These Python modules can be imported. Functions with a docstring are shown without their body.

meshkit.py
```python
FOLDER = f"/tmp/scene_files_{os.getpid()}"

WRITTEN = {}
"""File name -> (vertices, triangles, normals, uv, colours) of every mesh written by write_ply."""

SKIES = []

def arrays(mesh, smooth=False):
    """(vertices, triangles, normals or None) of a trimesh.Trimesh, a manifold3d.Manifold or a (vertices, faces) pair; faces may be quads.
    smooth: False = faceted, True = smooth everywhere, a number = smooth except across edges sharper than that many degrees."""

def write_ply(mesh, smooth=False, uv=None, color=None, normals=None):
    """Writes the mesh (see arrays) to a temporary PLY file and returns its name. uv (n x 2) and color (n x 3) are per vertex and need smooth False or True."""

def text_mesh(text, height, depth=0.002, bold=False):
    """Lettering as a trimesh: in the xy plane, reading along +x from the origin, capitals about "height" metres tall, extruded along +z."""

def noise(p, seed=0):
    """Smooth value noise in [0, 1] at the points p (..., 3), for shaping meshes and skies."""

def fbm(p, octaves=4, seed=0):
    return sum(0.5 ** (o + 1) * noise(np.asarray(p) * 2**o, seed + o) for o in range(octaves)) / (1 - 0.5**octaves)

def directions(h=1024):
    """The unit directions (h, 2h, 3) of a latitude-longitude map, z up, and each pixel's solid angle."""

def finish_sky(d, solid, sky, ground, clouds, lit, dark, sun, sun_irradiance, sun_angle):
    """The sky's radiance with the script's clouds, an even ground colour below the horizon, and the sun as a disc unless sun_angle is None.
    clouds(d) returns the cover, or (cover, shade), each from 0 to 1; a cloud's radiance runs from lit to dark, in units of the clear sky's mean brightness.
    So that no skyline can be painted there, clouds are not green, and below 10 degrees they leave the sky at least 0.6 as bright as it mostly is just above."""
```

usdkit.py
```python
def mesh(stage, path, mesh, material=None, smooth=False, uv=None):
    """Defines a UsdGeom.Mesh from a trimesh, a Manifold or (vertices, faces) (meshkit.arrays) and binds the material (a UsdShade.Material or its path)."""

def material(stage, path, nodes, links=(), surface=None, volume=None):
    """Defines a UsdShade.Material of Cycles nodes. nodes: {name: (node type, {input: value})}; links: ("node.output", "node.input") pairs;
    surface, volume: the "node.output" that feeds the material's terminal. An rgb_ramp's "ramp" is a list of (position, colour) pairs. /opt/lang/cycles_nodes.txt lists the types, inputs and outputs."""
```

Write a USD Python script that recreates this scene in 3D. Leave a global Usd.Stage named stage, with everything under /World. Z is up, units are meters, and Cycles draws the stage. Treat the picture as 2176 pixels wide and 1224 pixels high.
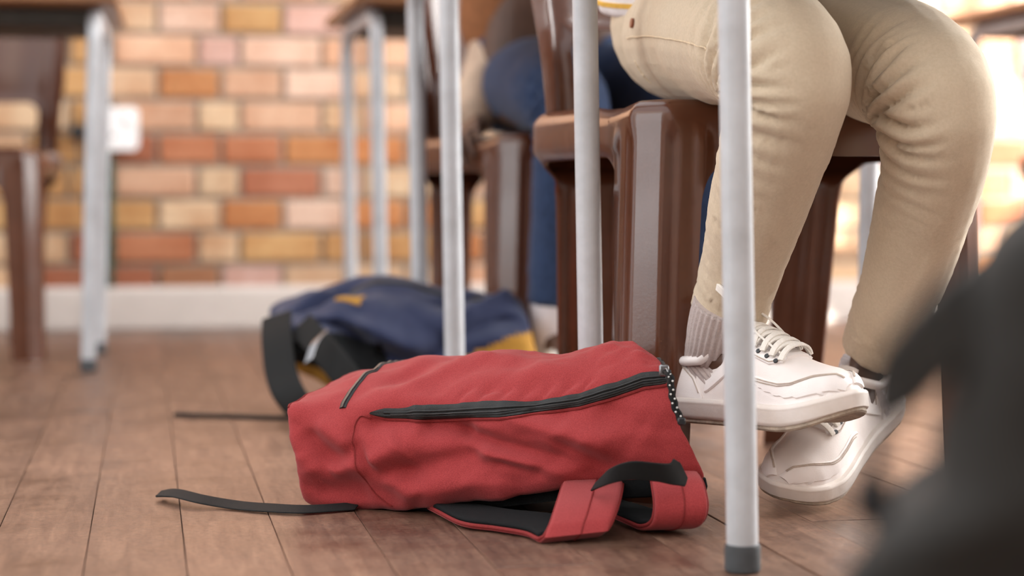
import math, random
import numpy as np
import trimesh
import manifold3d as m3
import usdkit, meshkit
import shapely
from scipy.spatial import cKDTree
from shapely.geometry import Polygon, Point, box as sbox
from shapely.ops import unary_union
from pxr import Usd, UsdGeom, UsdLux, Gf, Sdf, UsdShade

# ------------------------------------------------------------------ camera, sky, window light, exposure
# The world is aligned with the room: x along the brick wall, y towards it, z up. The camera stands at the
# origin, 33 cm above the floor, and is turned 11 degrees to the right of the wall's normal.
TH = math.radians(11.0)
FPX, EYE, HOR = 4000.0, 0.331, 430.0          # focal length in pixels of a 2176 wide frame, eye height, horizon row
stage = Usd.Stage.CreateInMemory()
UsdGeom.SetStageUpAxis(stage, UsdGeom.Tokens.z)
UsdGeom.SetStageMetersPerUnit(stage, 1.0)
stage.SetDefaultPrim(UsdGeom.Xform.Define(stage, '/World').GetPrim())
cam = UsdGeom.Camera.Define(stage, '/World/camera')
cam.CreateHorizontalApertureAttr(36.0)
cam.CreateFocalLengthAttr(36.0 * FPX / 2176)
cam.CreateVerticalApertureOffsetAttr(-(612 - HOR) * 36.0 / 2176)
cam.CreateFStopAttr(2.5)
cam.CreateFocusDistanceAttr(1.98)
cam.CreateClippingRangeAttr((0.05, 100))
cam.CreateExposureAttr(0.38)
cam.AddTranslateOp().Set((0, 0, EYE))
cam.AddRotateZOp().Set(-math.degrees(TH))
cam.AddRotateXOp().Set(90.0)

dome = UsdLux.DomeLight.Define(stage, '/World/sky_light')
dome.CreateIntensityAttr(0.50)
dome.CreateColorAttr((0.96, 0.97, 1.0))


def window_light(name, loc, w, h, rot, power, color):
    l = UsdLux.RectLight.Define(stage, '/World/' + name)
    l.CreateWidthAttr(w)
    l.CreateHeightAttr(h)
    l.CreateIntensityAttr(power)
    l.CreateColorAttr(color)
    l.CreateNormalizeAttr(False)
    x = UsdGeom.Xformable(l)
    x.AddTranslateOp().Set(loc)
    x.AddRotateXYZOp().Set(rot)


WINX = 3.05
sun = UsdLux.DistantLight.Define(stage, '/World/sun')
sun.CreateIntensityAttr(4.2)
sun.CreateAngleAttr(1.5)
sun.CreateNormalizeAttr(True)
sun.CreateColorAttr((1.0, 0.95, 0.88))


def aim(prim, d):
    """Turns a light (shining along its own -z) so that it shines along d."""
    q = Gf.Rotation(Gf.Vec3d(0, 0, -1), Gf.Vec3d(*map(float, d)))
    UsdGeom.Xformable(prim).AddTransformOp().Set(Gf.Matrix4d().SetRotate(q))


aim(sun, (-1.85, 4.5, -1.3))
window_light('daylight_window', (WINX + 0.12, 3.0, 1.41), 3.5, 1.92, (0, 90, 0), 20.0, (1.0, 0.97, 0.95))

window_light('daylight_window_left', (-2.72, 1.1, 1.12), 2.0, 1.1, (0, -90, 0), 4.5, (0.93, 0.97, 1.0))

# ------------------------------------------------------------------ helpers
CT, ST = math.cos(TH), math.sin(TH)


def W(p):
    """Camera-ground coordinates (right, ahead, up) to the room's."""
    p = np.asarray(p, float)
    return np.stack([p[..., 0] * CT + p[..., 1] * ST, -p[..., 0] * ST + p[..., 1] * CT, p[..., 2]], -1)


def PX(x, y, z):
    """The camera-ground point that stands at depth z behind pixel (x, y)."""
    return np.array([(x - 1088) * z / FPX, z, EYE - (y - HOR) * z / FPX])


def FL(x, y, up=0.0):
    """The camera-ground point on the floor (or at height up) behind pixel (x, y)."""
    z = FPX * (EYE - up) / (y - HOR)
    return np.array([(x - 1088) * z / FPX, z, up])


USED, BASE = {}, {}


def numbered(parent, name):
    k = USED.get((parent, name), 0)
    USED[(parent, name)] = k + 1
    return name if k == 0 else f'{name}_{k:03d}'


def say(prim, label=None, cat=None, group=None, kind=None):
    for k, v in (('label', label), ('category', cat), ('group', group), ('kind', kind)):
        if v:
            prim.SetCustomDataByKey(k, v)
    return prim


def thing(name, label, cat, loc=(0, 0, 0), rotz=0.0, group=None, kind=None):
    path = '/World/' + numbered('/World', name)
    x = UsdGeom.Xform.Define(stage, path)
    x.AddTranslateOp().Set(tuple(map(float, loc)))
    x.AddRotateZOp().Set(float(rotz))
    BASE[path] = np.asarray(loc, float)
    say(x.GetPrim(), label, cat, group, kind)
    return path


def obj(name, mesh, mat, parent='/World', label=None, cat=None, group=None, kind=None, smooth=40, frame='local'):
    """One Mesh. frame 'cam': the mesh is in camera-ground coordinates, 'room': in the room's, 'local': in its thing's."""
    path = f'{parent}/{numbered(parent, name)}'
    v, f = (mesh.vertices, mesh.faces) if hasattr(mesh, 'vertices') else meshkit.arrays(mesh)[:2]
    v = np.asarray(v, float)
    base = BASE.get(parent, np.zeros(3))
    if frame == 'cam':
        v = W(v)
    if frame in ('cam', 'room'):
        v = v - base
    BASE[path] = base
    m = usdkit.mesh(stage, path, trimesh.Trimesh(v, f, process=False), mat, smooth=smooth)
    say(m.GetPrim(), label, cat, group, kind)
    return path


def dup(root, loc, rotz, label, group=None):
    src = stage.GetPrimAtPath(root)
    name = root.rsplit('/', 1)[1].rstrip('0123456789').rstrip('_')
    r = thing(name, label, src.GetCustomDataByKey('category'), loc, rotz, group)
    p = stage.GetPrimAtPath(r)
    p.GetReferences().AddInternalReference(Sdf.Path(root))
    p.SetInstanceable(True)
    return r


# ---- shapes
def cat(*ms):
    ms = [m for m in (ms[0] if len(ms) == 1 and isinstance(ms[0], (list, tuple)) else ms)]
    return trimesh.util.concatenate(ms)


_bb = None


def bbox(x0, x1, y0, y1, z0, z1, b=0.003):
    """A box with chamfered edges."""
    global _bb
    if _bb is None:
        s = np.array([(i, j, k) for i in (-1, 1) for j in (-1, 1) for k in (-1, 1)], float)
        pts, sg, inn = [], [], []
        for c in s:
            for ax in range(3):
                m = np.ones(3)
                m[ax] = 0
                sg.append(c)
                inn.append(m)
        sg, inn = np.array(sg), np.array(inn)
        h = trimesh.convex.convex_hull(sg * (1 - 0.2 * inn))
        idx = cKDTree(sg * (1 - 0.2 * inn)).query(h.vertices)[1]
        _bb = (sg[idx], inn[idx], np.array(h.faces))
    sg, inn, f = _bb
    half = np.array([x1 - x0, y1 - y0, z1 - z0]) / 2
    b = min(b, half.min() * 0.9)
    return trimesh.Trimesh(sg * (half - b * inn) + [(x0 + x1) / 2, (y0 + y1) / 2, (z0 + z1) / 2], f, process=False)


def loft(rings, cap=True, closed=True):
    """rings: N x M x 3. Skin between the rings; caps at both ends."""
    r = np.asarray(rings, float)
    n, m = r.shape[:2]
    f = []
    for i in range(n - 1):
        for j in range(m if closed else m - 1):
            a, b, c, d = i * m + j, i * m + (j + 1) % m, (i + 1) * m + (j + 1) % m, (i + 1) * m + j
            f += [(a, b, c), (a, c, d)]
    v = r.reshape(-1, 3)
    if cap and closed:
        v = np.vstack([v, r[0].mean(0), r[-1].mean(0)])
        for j in range(m):
            f.append((n * m, (j + 1) % m, j))
            f.append((n * m + 1, (n - 1) * m + j, (n - 1) * m + (j + 1) % m))
    t = trimesh.Trimesh(v, f, process=False)
    if cap and closed and t.volume < 0:
        t.invert()
    return t


def spline(pts, n=40):
    """Catmull-Rom through the points, n samples evenly spaced in arc length; pts may carry extra columns."""
    p = np.asarray(pts, float)
    if len(p) == 2:
        t = np.linspace(0, 1, n)[:, None]
        return p[0] * (1 - t) + p[1] * t
    q = np.vstack([2 * p[0] - p[1], p, 2 * p[-1] - p[-2]])
    out = []
    for i in range(1, len(q) - 2):
        t = np.linspace(0, 1, 24, endpoint=False)[:, None]
        a, b, c, d = q[i - 1], q[i], q[i + 1], q[i + 2]
        out.append(0.5 * (2 * b + (c - a) * t + (2 * a - 5 * b + 4 * c - d) * t ** 2 + (3 * b - a - 3 * c + d) * t ** 3))
    out = np.vstack(out + [p[-1:]])
    s = np.r_[0, np.cumsum(np.linalg.norm(np.diff(out[:, :3], axis=0), axis=1))]
    x = np.linspace(0, s[-1], n)
    return np.stack([np.interp(x, s, out[:, k]) for k in range(out.shape[1])], 1)


def unit(v):
    v = np.asarray(v, float)
    return v / np.maximum(np.linalg.norm(v, axis=-1, keepdims=True), 1e-12)


def tube(path, r, m=10, cap=True):
    """A round tube along the path (parallel transport); r a number or one per point."""
    p = np.asarray(path, float)
    r = np.broadcast_to(np.asarray(r, float), len(p))
    t = unit(np.gradient(p, axis=0))
    n = np.cross(t[0], [0.31, 0.17, 0.93])
    n = unit(n)
    rings = []
    a = np.linspace(0, 2 * np.pi, m, endpoint=False)
    for i in range(len(p)):
        n = unit(n - t[i] * (n @ t[i]))
        b = np.cross(t[i], n)
        rings.append(p[i] + r[i] * (np.cos(a)[:, None] * n + np.sin(a)[:, None] * b))
    return loft(rings, cap)


def ribbon(path, side, width, thick, bow=0.0):
    """A strap: centre path, width direction (one or one per point), width, thickness, with rounded edges. bow lifts the middle."""
    p = np.asarray(path, float)
    side = unit(np.broadcast_to(np.asarray(side, float), p.shape))
    t = unit(np.gradient(p, axis=0))
    n = unit(np.cross(t, side))
    w = np.broadcast_to(np.asarray(width, float), len(p))[:, None] / 2
    h = thick / 2
    k = [(-1, 0), (-0.96, .7), (-0.85, 1), (-0.4, 1), (0, 1), (0.4, 1), (0.85, 1), (0.96, .7), (1, 0), (0.96, -.7), (0.85, -1), (0.4, -1), (0, -1), (-0.4, -1), (-0.85, -1), (-0.96, -.7)]
    rings = np.stack([p + side * w * a + n * (h * b + bow * (1 - a * a)) for a, b in k], 1)
    return loft(rings)


def sph(p, r, n=16):
    return m3.Manifold.sphere(float(r), n).translate(tuple(map(float, p)))


def chain(pts, n=20):
    """Union of the hulls of consecutive spheres; pts rows x, y, z, r."""
    s = [sph(p[:3], p[3], n) for p in np.asarray(pts, float)]
    return m3.Manifold.batch_boolean([m3.Manifold.batch_hull([a, b]) for a, b in zip(s, s[1:])], m3.OpType.Add)


def hull(pts, n=20):
    return m3.Manifold.batch_hull([sph(p[:3], p[3], n) for p in np.asarray(pts, float)])


def union(*ms):
    return m3.Manifold.batch_boolean(list(ms), m3.OpType.Add)


def soften(man, edge, it=20):
    man = man.refine_to_length(edge)
    m = man.to_mesh()
    t = trimesh.Trimesh(np.array(m.vert_properties[:, :3]), np.array(m.tri_verts), process=True)
    trimesh.smoothing.filter_taubin(t, lamb=0.5, nu=0.52, iterations=it)
    return t


def extrude(poly, h):
    gs = getattr(poly, 'geoms', [poly])
    return trimesh.util.concatenate([trimesh.creation.extrude_polygon(g, h, engine='earcut') for g in gs])


def gridsoftbox(L, Wd, H, r, step):
    """Dense points of a rounded box [0,L]x[0,Wd]x[0,H] -> (points, normals, faces, box points)."""
    dims = (L, Wd, H)
    V, Fc, off = [], [], 0
    for ax in range(3):
        u, w = [(1, 2), (2, 0), (0, 1)][ax]
        nu, nw = max(2, int(round(dims[u] / step)) + 1), max(2, int(round(dims[w] / step)) + 1)
        for side in (0, 1):
            g = np.zeros((nu, nw, 3))
            g[..., u], g[..., w] = np.meshgrid(np.linspace(0, dims[u], nu), np.linspace(0, dims[w], nw), indexing='ij')
            g[..., ax] = dims[ax] * side
            i = np.arange(nu * nw).reshape(nu, nw)
            q = np.stack([i[:-1, :-1], i[1:, :-1], i[1:, 1:], i[:-1, 1:]], -1).reshape(-1, 4)
            if not side:
                q = q[:, ::-1]
            V.append(g.reshape(-1, 3))
            Fc.append(np.vstack([q[:, [0, 1, 2]], q[:, [0, 2, 3]]]) + off)
            off += nu * nw
    t = trimesh.Trimesh(np.vstack(V), np.vstack(Fc), process=False)
    t.merge_vertices(digits_vertex=7)
    B = np.array(t.vertices)
    P, N = roundbox(B, dims, r)
    return P, N, np.array(t.faces), B


def roundbox(B, dims, r):
    inner = np.clip(B, r, np.array(dims) - r)
    d = B - inner
    N = unit(d)
    return inner + r * N, N


def seg_dist(P, a, b):
    a, b = np.asarray(a, float), np.asarray(b, float)
    d = b - a
    t = np.clip(((P - a) @ d) / (d @ d), 0, 1)
    return np.linalg.norm(P - a - t[:, None] * d, axis=1), t


def smoothstep(a, b, x):
    t = np.clip((x - a) / (b - a), 0, 1)
    return t * t * (3 - 2 * t)


def stick(pts, mesh, off):
    """Moves the points onto the mesh, off above its surface."""
    tree = cKDTree(mesh.vertices)
    d, i = tree.query(pts, k=6)
    w = 1 / (d + 1e-4)
    w /= w.sum(1, keepdims=True)
    p = (mesh.vertices[i] * w[..., None]).sum(1)
    n = unit((mesh.vertex_normals[i] * w[..., None]).sum(1))
    q = p + n * off
    for _ in range(3):
        q[1:-1] = (q[:-2] + 2 * q[1:-1] + q[2:]) / 4
    return q, n


# ------------------------------------------------------------------ materials
def look(name, color, rough=0.6, var=0.12, scale=30.0, bump=0.0, bscale=200.0, spec=0.4, sheen=0.0, color2=None, stretch=None, objspace=False, metallic=0.0, coat=0.0, rvar=0.0, detail=4.0, tint_random=0.0, bdist=0.002):
    c = np.asarray(color, float)
    c2 = np.asarray(color2, float) if color2 is not None else c * (1 - var)
    c1 = c if color2 is not None else c * (1 + var)
    n = {'geo': ('texture_coordinate', {}) if objspace else ('geometry', {}),
         'map': ('mapping', {'scale': stretch or (1, 1, 1)}),
         'noise': ('noise_texture', {'scale': scale, 'detail': detail, 'roughness': 0.6}),
         'ramp': ('rgb_ramp', {'ramp': [(0.3, tuple(c2)), (0.7, tuple(np.minimum(c1, 1)))]}),
         'p': ('principled_bsdf', {'roughness': rough, 'specular_ior_level': spec, 'sheen_weight': sheen, 'metallic': metallic, 'coat_weight': coat, 'coat_roughness': 0.2})}
    l = [('geo.object' if objspace else 'geo.position', 'map.vector'), ('map.vector', 'noise.vector'), ('noise.fac', 'ramp.fac')]
    src = 'ramp.color'
    if tint_random:
        n['oi'] = ('object_info', {})
        n['rr'] = ('map_range', {'from_min': 0.0, 'from_max': 1.0, 'to_min': 1 - tint_random, 'to_max': 1 + tint_random})
        n['hsv'] = ('hsv', {})
        l += [('oi.random', 'rr.value'), ('rr.result', 'hsv.value'), (src, 'hsv.color')]
        src = 'hsv.color'
    l.append((src, 'p.base_color'))
    if bump:
        n['bn'] = ('noise_texture', {'scale': bscale, 'detail': 3.0})
        n['bump'] = ('bump', {'strength': bump, 'distance': bdist})
        l += [('map.vector', 'bn.vector'), ('bn.fac', 'bump.height'), ('bump.normal', 'p.normal')]
    if rvar:
        n['rm'] = ('map_range', {'from_min': 0.3, 'from_max': 0.7, 'to_min': rough - rvar, 'to_max': rough + rvar})
        n['rn'] = ('noise_texture', {'scale': scale * 0.37, 'detail': 3.0})
        l += [('map.vector', 'rn.vector'), ('rn.fac', 'rm.value'), ('rm.result', 'p.roughness')]
    return usdkit.material(stage, '/World/Looks/' + name, n, l, surface='p.BSDF')


UsdGeom.Scope.Define(stage, '/World/Looks')
M = {}
BRICKS = {'sand': (.60, .42, .27), 'peach': (.62, .38, .25), 'pale': (.66, .47, .37), 'pink': (.60, .38, .33), 'ochre': (.52, .30, .11),
          'orange': (.50, .20, .06), 'rust': (.34, .10, .045), 'redorange': (.42, .145, .06), 'brown': (.30, .12, .05), 'cream': (.68, .50, .32)}
for k, c in BRICKS.items():
    c = np.array(c) * .70 + np.array([.60, .44, .33]) * .12
    M['brick_' + k] = look('brick_' + k, c * 1.12, 0.85, color2=c * np.array([.80, .62, .52]), scale=7.0, detail=4.0, bump=0.35, bscale=160, spec=0.2, tint_random=0.10)
M['mortar'] = look('mortar', (.30, .245, .195), 0.95, 0.10, 40, 0.4, 220, spec=0.1)
M['skirting'] = look('skirting_paint', (.52, .46, .42), 0.5, 0.05, 14, 0.1, 90)
M['plaster'] = look('plaster', (.74, .68, .62), 0.8, 0.03, 6, 0.1, 120, spec=0.2)
M['frame_paint'] = look('window_frame_paint', (.7, .7, .68), 0.4, 0.03, 10)
M['socket'] = look('socket_plastic', (.80, .78, .77), 0.35, 0.02, 20)
M['dark_plastic'] = look('dark_plastic', (.015, .016, .018), 0.4, 0.2, 40)
M['cable'] = look('green_cable_sheath', (.012, .05, .028), 0.45, 0.2, 30)
M['tube'] = look('grey_painted_tube', (.50, .52, .55), 0.45, color2=(.40, .41, .43), scale=22, bump=0.05, bscale=120, spec=0.5, rvar=0.08, objspace=True)
M['rubber'] = look('grey_rubber', (.055, .06, .065), 0.7, 0.2, 50, objspace=True)
M['table_wood'] = look('varnished_table_wood', (.30, .145, .065), 0.35, color2=(.16, .07, .03), scale=7, stretch=(1.0, 14, 14), objspace=True)
M['table_under'] = look('dark_underframe', (.05, .048, .042), 0.6, 0.2, 20, objspace=True)
M['chair'] = look('brown_chair_plastic', (.098, .032, .0145), 0.22, color2=(.078, .025, .011), scale=18, bump=0.04, bscale=300, spec=0.55, rvar=0.06, objspace=True)
M['red'] = look('red_melange_canvas', (.35, .048, .050), 0.85, color2=(.25, .030, .032), scale=900, detail=2.0, bump=0.22, bscale=1500, spec=0.12, sheen=0.10, bdist=0.0012)
M['red_edge'] = look('red_piping', (.20, .022, .022), 0.8, 0.15, 400, spec=0.2)
M['black_web'] = look('black_webbing', (.0075, .008, .0082), 0.8, 0.3, 500, 0.4, 1400, spec=0.3)
M['black_mesh'] = look('black_padding', (.0055, .0062, .007), 0.9, 0.3, 600, 0.4, 1100, spec=0.2)
M['zip'] = look('black_zip_tape', (.011, .0115, .012), 0.55, 0.25, 500, 0.3, 1500, spec=0.45)
M['zip_teeth'] = look('zip_teeth', (.035, .036, .038), 0.35, 0.2, 100, spec=0.5)
M['zip_metal'] = look('gunmetal', (.22, .22, .23), 0.3, 0.1, 60, metallic=0.9)
M['cord_fleck'] = look('white_cord_fleck', (.7, .7, .68), 0.6, 0.05, 60)
M['navy'] = look('navy_canvas', (.022, .029, .070), 0.85, 0.25, 380, 0.3, 900, spec=0.2, sheen=0.15)
M['mustard'] = look('mustard_suede', (.40, .205, .035), 0.8, 0.2, 200, 0.2, 700, spec=0.2)
M['char'] = look('charcoal_canvas', (.026, .0258, .0245), 0.85, 0.25, 300, 0.3, 900, spec=0.2, sheen=0.1)
M['char_web'] = look('charcoal_webbing', (.012, .012, .012), 0.7, 0.2, 300, spec=0.3)
M['khaki'] = look('khaki_twill', (.60, .50, .375), 0.88, color2=(.54, .445, .325), scale=300, detail=3, bump=0.18, bscale=1500, spec=0.15, sheen=0.12)
M['khaki_seam'] = look('khaki_thread', (.62, .50, .35), 0.8, 0.1, 300)
M['denim'] = look('blue_denim', (.027, .046, .100), 0.9, 0.35, 160, 0.3, 1200, spec=0.15, sheen=0.1)
M['skin'] = look('dark_skin', (.085, .040, .024), 0.5, 0.12, 60, spec=0.4)
M['hair'] = look('black_hair', (.012, .010, .009), 0.7, 0.3, 300, 0.8, 500)
M['sock'] = look('ribbed_sock', (.46, .39, .37), 0.95, 0.08, 300, 0.4, 900, spec=0.1)
M['sock_white'] = look('white_sock', (.74, .70, .72), 0.95, 0.05, 300, 0.4, 900, spec=0.1)
M['leather'] = look('white_leather', (.80, .74, .71), 0.42, 0.03, 30, 0.08, 700, spec=0.4)
M['leather_panel'] = look('white_leather_overlay', (.84, .79, .77), 0.40, 0.03, 30, 0.08, 700, spec=0.4)
M['sole'] = look('off_white_rubber', (.78, .72, .68), 0.55, color2=(.70, .63, .57), scale=25, bump=0.1, bscale=200)
M['outsole'] = look('scuffed_outsole', (.40, .33, .26), 0.8, 0.3, 70, 0.4, 300)
M['lace'] = look('white_lace', (.80, .76, .70), 0.85, 0.06, 400, 0.4, 1200, spec=0.1)
M['stitch'] = look('beige_stitching', (.50, .42, .36), 0.8, 0.1, 300)
M['shirt'] = look('white_knit', (.78, .75, .76), 0.9, 0.04, 200, 0.3, 900, spec=0.1)
M['yellow'] = look('yellow_knit', (.75, .46, .10), 0.9, 0.08, 200, 0.3, 900, spec=0.1)
M['cream_knit'] = look('cream_plaid_cotton', (.58, .44, .33), 0.9, color2=(.30, .20, .15), scale=9, spec=0.1)
M['brown_cotton'] = look('brown_cotton', (.26, .11, .05), 0.9, 0.2, 60, spec=0.1)
M['button'] = look('brown_button', (.22, .07, .035), 0.35, 0.1, 60)
# planks: grain runs along y; each plank has its own tone and its own piece of grain
_n = {'geo': ('geometry', {}), 'oi': ('object_info', {}), 'off': ('vector_math', {'math_type': 'multiply_add', 'vector2': (37.0, 91.0, 13.0)}),
      'grain': ('mapping', {'scale': (75.0, 7.0, 1.0)}), 'n1': ('noise_texture', {'scale': 1.0, 'detail': 6.0, 'roughness': 0.65, 'distortion': 0.6}),
      'n2': ('noise_texture', {'scale': 7.0, 'detail': 6.0, 'roughness': 0.7}), 'n3': ('noise_texture', {'scale': 190.0, 'detail': 4.0, 'roughness': 0.7}),
      'ramp': ('rgb_ramp', {'ramp': [(0.26, (.072, .036, .024)), (0.45, (.122, .066, .044)), (0.62, (.165, .094, .062)), (0.80, (.215, .128, .086))]}),
      'wear': ('rgb_ramp', {'ramp': [(0.33, (.66, .62, .61)), (0.52, (1.0, 1.0, 1.0)), (0.70, (1.25, 1.22, 1.18))]}),
      'mixw': ('mix_color', {'blend_type': 'multiply', 'fac': 1.0, 'use_clamp': False}),
      'speck': ('rgb_ramp', {'ramp': [(0.30, (.52, .50, .50)), (0.5, (1.0, 1.0, 1.0)), (0.72, (1.40, 1.36, 1.32))]}),
      'mixs': ('mix_color', {'blend_type': 'multiply', 'fac': 0.8, 'use_clamp': False}),
      'rr': ('map_range', {'from_min': 0.0, 'from_max': 1.0, 'to_min': 0.84, 'to_max': 1.15}), 'hsv': ('hsv', {}),
      'rough': ('map_range', {'from_min': 0.3, 'from_max': 0.7, 'to_min': 0.30, 'to_max': 0.52}),
      'bump': ('bump', {'strength': 0.25, 'distance': 0.002}), 'p': ('principled_bsdf', {'specular_ior_level': 0.5})}
_l = [('geo.position', 'off.vector3'), ('oi.random', 'off.vector1'), ('off.vector', 'grain.vector'), ('grain.vector', 'n1.vector'), ('off.vector', 'n2.vector'), ('off.vector', 'n3.vector'),
      ('n1.fac', 'ramp.fac'), ('n2.fac', 'wear.fac'), ('ramp.color', 'mixw.a'), ('wear.color', 'mixw.b'), ('n3.fac', 'speck.fac'), ('mixw.result', 'mixs.a'), ('speck.color', 'mixs.b'),
      ('oi.random', 'rr.value'), ('rr.result', 'hsv.value'), ('mixs.result', 'hsv.color'), ('hsv.color', 'p.base_color'), ('n2.fac', 'rough.value'), ('rough.result', 'p.roughness'),
      ('n1.fac', 'bump.height'), ('bump.normal', 'p.normal')]
M['plank'] = usdkit.material(stage, '/World/Looks/floor_plank_wood', _n, _l, surface='p.BSDF')
M['subfloor'] = look('dark_subfloor', (.03, .02, .015), 0.9, 0.2, 20)
M['pane'] = usdkit.material(stage, '/World/Looks/window_glass', {'t': ('transparent_bsdf', {'color': (.96, .97, .97)}), 'g': ('glossy_bsdf', {'roughness': 0.02}), 'm': ('mix_closure', {'fac': 0.05})},
                            [('t.BSDF', 'm.closure1'), ('g.BSDF', 'm.closure2')], surface='m.closure')

# ------------------------------------------------------------------ the room
WY = 4.97                      # brick face of the far wall
XL, YN = -2.6, -1.2            # modelled extent to the left and towards (and behind) the camera


def wall_u(px):
    """x along the far wall behind pixel column px."""
    d = np.array([(px - 1088) / FPX, 1.0])
    dx, dy = d[0] * CT + d[1] * ST, -d[0] * ST + d[1] * CT
    return dx / dy * WY


wall = thing('wall_back', None, None, (0, WY, 0), 0, kind='structure')
obj('mortar_bed', bbox(XL, WINX, WY + 0.004, WY + 0.12, 0, 2.75, 0.001), M['mortar'], wall, frame='room')
Z0, COURSE, JOINT = 0.0845, 0.0855, 0.0135
rng = random.Random(5)
# colours of the bricks that can be told apart, by row and pixel column of their middle
SEEN = {0: {280: 'rust', 400: 'brown', 530: 'pink', 680: 'sand', 860: 'redorange', 150: 'rust', 60: 'ochre'},
        1: {320: 'redorange', 462: 'cream', 605: 'ochre', 740: 'ochre', 850: 'ochre', 140: 'ochre', 940: 'orange'},
        2: {275: 'ochre', 395: 'cream', 538: 'orange', 675: 'pale', 800: 'orange', 120: 'ochre', 860: 'ochre'},
        3: {330: 'peach', 465: 'cream', 605: 'rust', 745: 'pale', 840: 'cream', 130: 'redorange'},
        4: {260: 'rust', 400: 'redorange', 545: 'redorange', 675: 'orange', 800: 'orange', 140: 'ochre', 60: 'ochre'},
        5: {355: 'peach', 465: 'cream', 605: 'peach', 735: 'cream', 130: 'cream', 830: 'peach', 40: 'cream'},
        6: {260: 'sand', 395: 'orange', 530: 'peach', 670: 'pale', 810: 'sand', 130: 'ochre'},
        7: {325: 'peach', 465: 'pink', 600: 'pale', 730: 'peach', 140: 'sand', 860: 'peach'},
        8: {275: 'sand', 395: 'pale', 530: 'ochre', 670: 'pink', 150: 'peach'},
        9: {325: 'peach', 465: 'pale', 600: 'peach'}}
seen = {r: [(wall_u(p), c) for p, c in d.items()] for r, d in SEEN.items()}
LOWER, UPPER = ['redorange', 'rust', 'ochre', 'orange', 'peach', 'cream', 'sand'], ['peach', 'pale', 'sand', 'cream', 'pink', 'ochre', 'peach', 'pale']
anchor_e, anchor_o = wall_u(334.0), wall_u(418.0)
PITCH = (wall_u(601.0) - anchor_e) / 2
rest = []
for r in range(-1, 31):
    zb = Z0 + r * COURSE + JOINT / 2
    zt = zb + COURSE - JOINT
    if r == -1:
        continue
    edges = []
    if r % 2 == 0:
        edges = [anchor_e + k * PITCH for k in range(-40, 40)]
    else:
        for k in range(-20, 20):
            edges += [anchor_o + 2 * PITCH * k, anchor_o + 2 * PITCH * k + 0.68 * PITCH]
    for a, b in zip(edges, edges[1:]):
        a, b = max(a, XL), min(b, WINX)
        if b - a < 0.03:
            continue
        mid = (a + b) / 2
        c = min(seen.get(r, []), key=lambda s: abs(s[0] - mid), default=None)
        key = c[1] if c and abs(c[0] - mid) < 0.06 else rng.choice(LOWER if r < 3 or (r == 4 and rng.random() < .5) else UPPER)
        proud = rng.uniform(-0.002, 0.003)
        bk = bbox(a + JOINT / 2, b - JOINT / 2, WY - 0.007 - proud, WY + 0.02, zb + rng.uniform(-.001, .001), zt + rng.uniform(-.001, .001), 0.004)
        if r <= 9 and -1.9 < mid < 2.75:
            obj('brick', bk, M['brick_' + key], wall, frame='room', smooth=False)
        else:
            rest.append(bk)
obj('upper_brickwork', cat(rest), M['brick_peach'], wall, kind='stuff', frame='room', smooth=False)

sk = Polygon([(0, 0), (0.017, 0), (0.019, .006), (0.024, 0.008), (0.024, 0.098), (0.020, 0.108), (0.012, 0.113), (0, 0.113)])
sm = extrude(sk, WINX - XL)
sm.vertices = np.stack([XL + sm.vertices[:, 2], WY - 0.004 - sm.vertices[:, 0], sm.vertices[:, 1]], -1)
sm.invert()
obj('baseboard_back', sm, M['skirting'], kind='structure')

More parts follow.
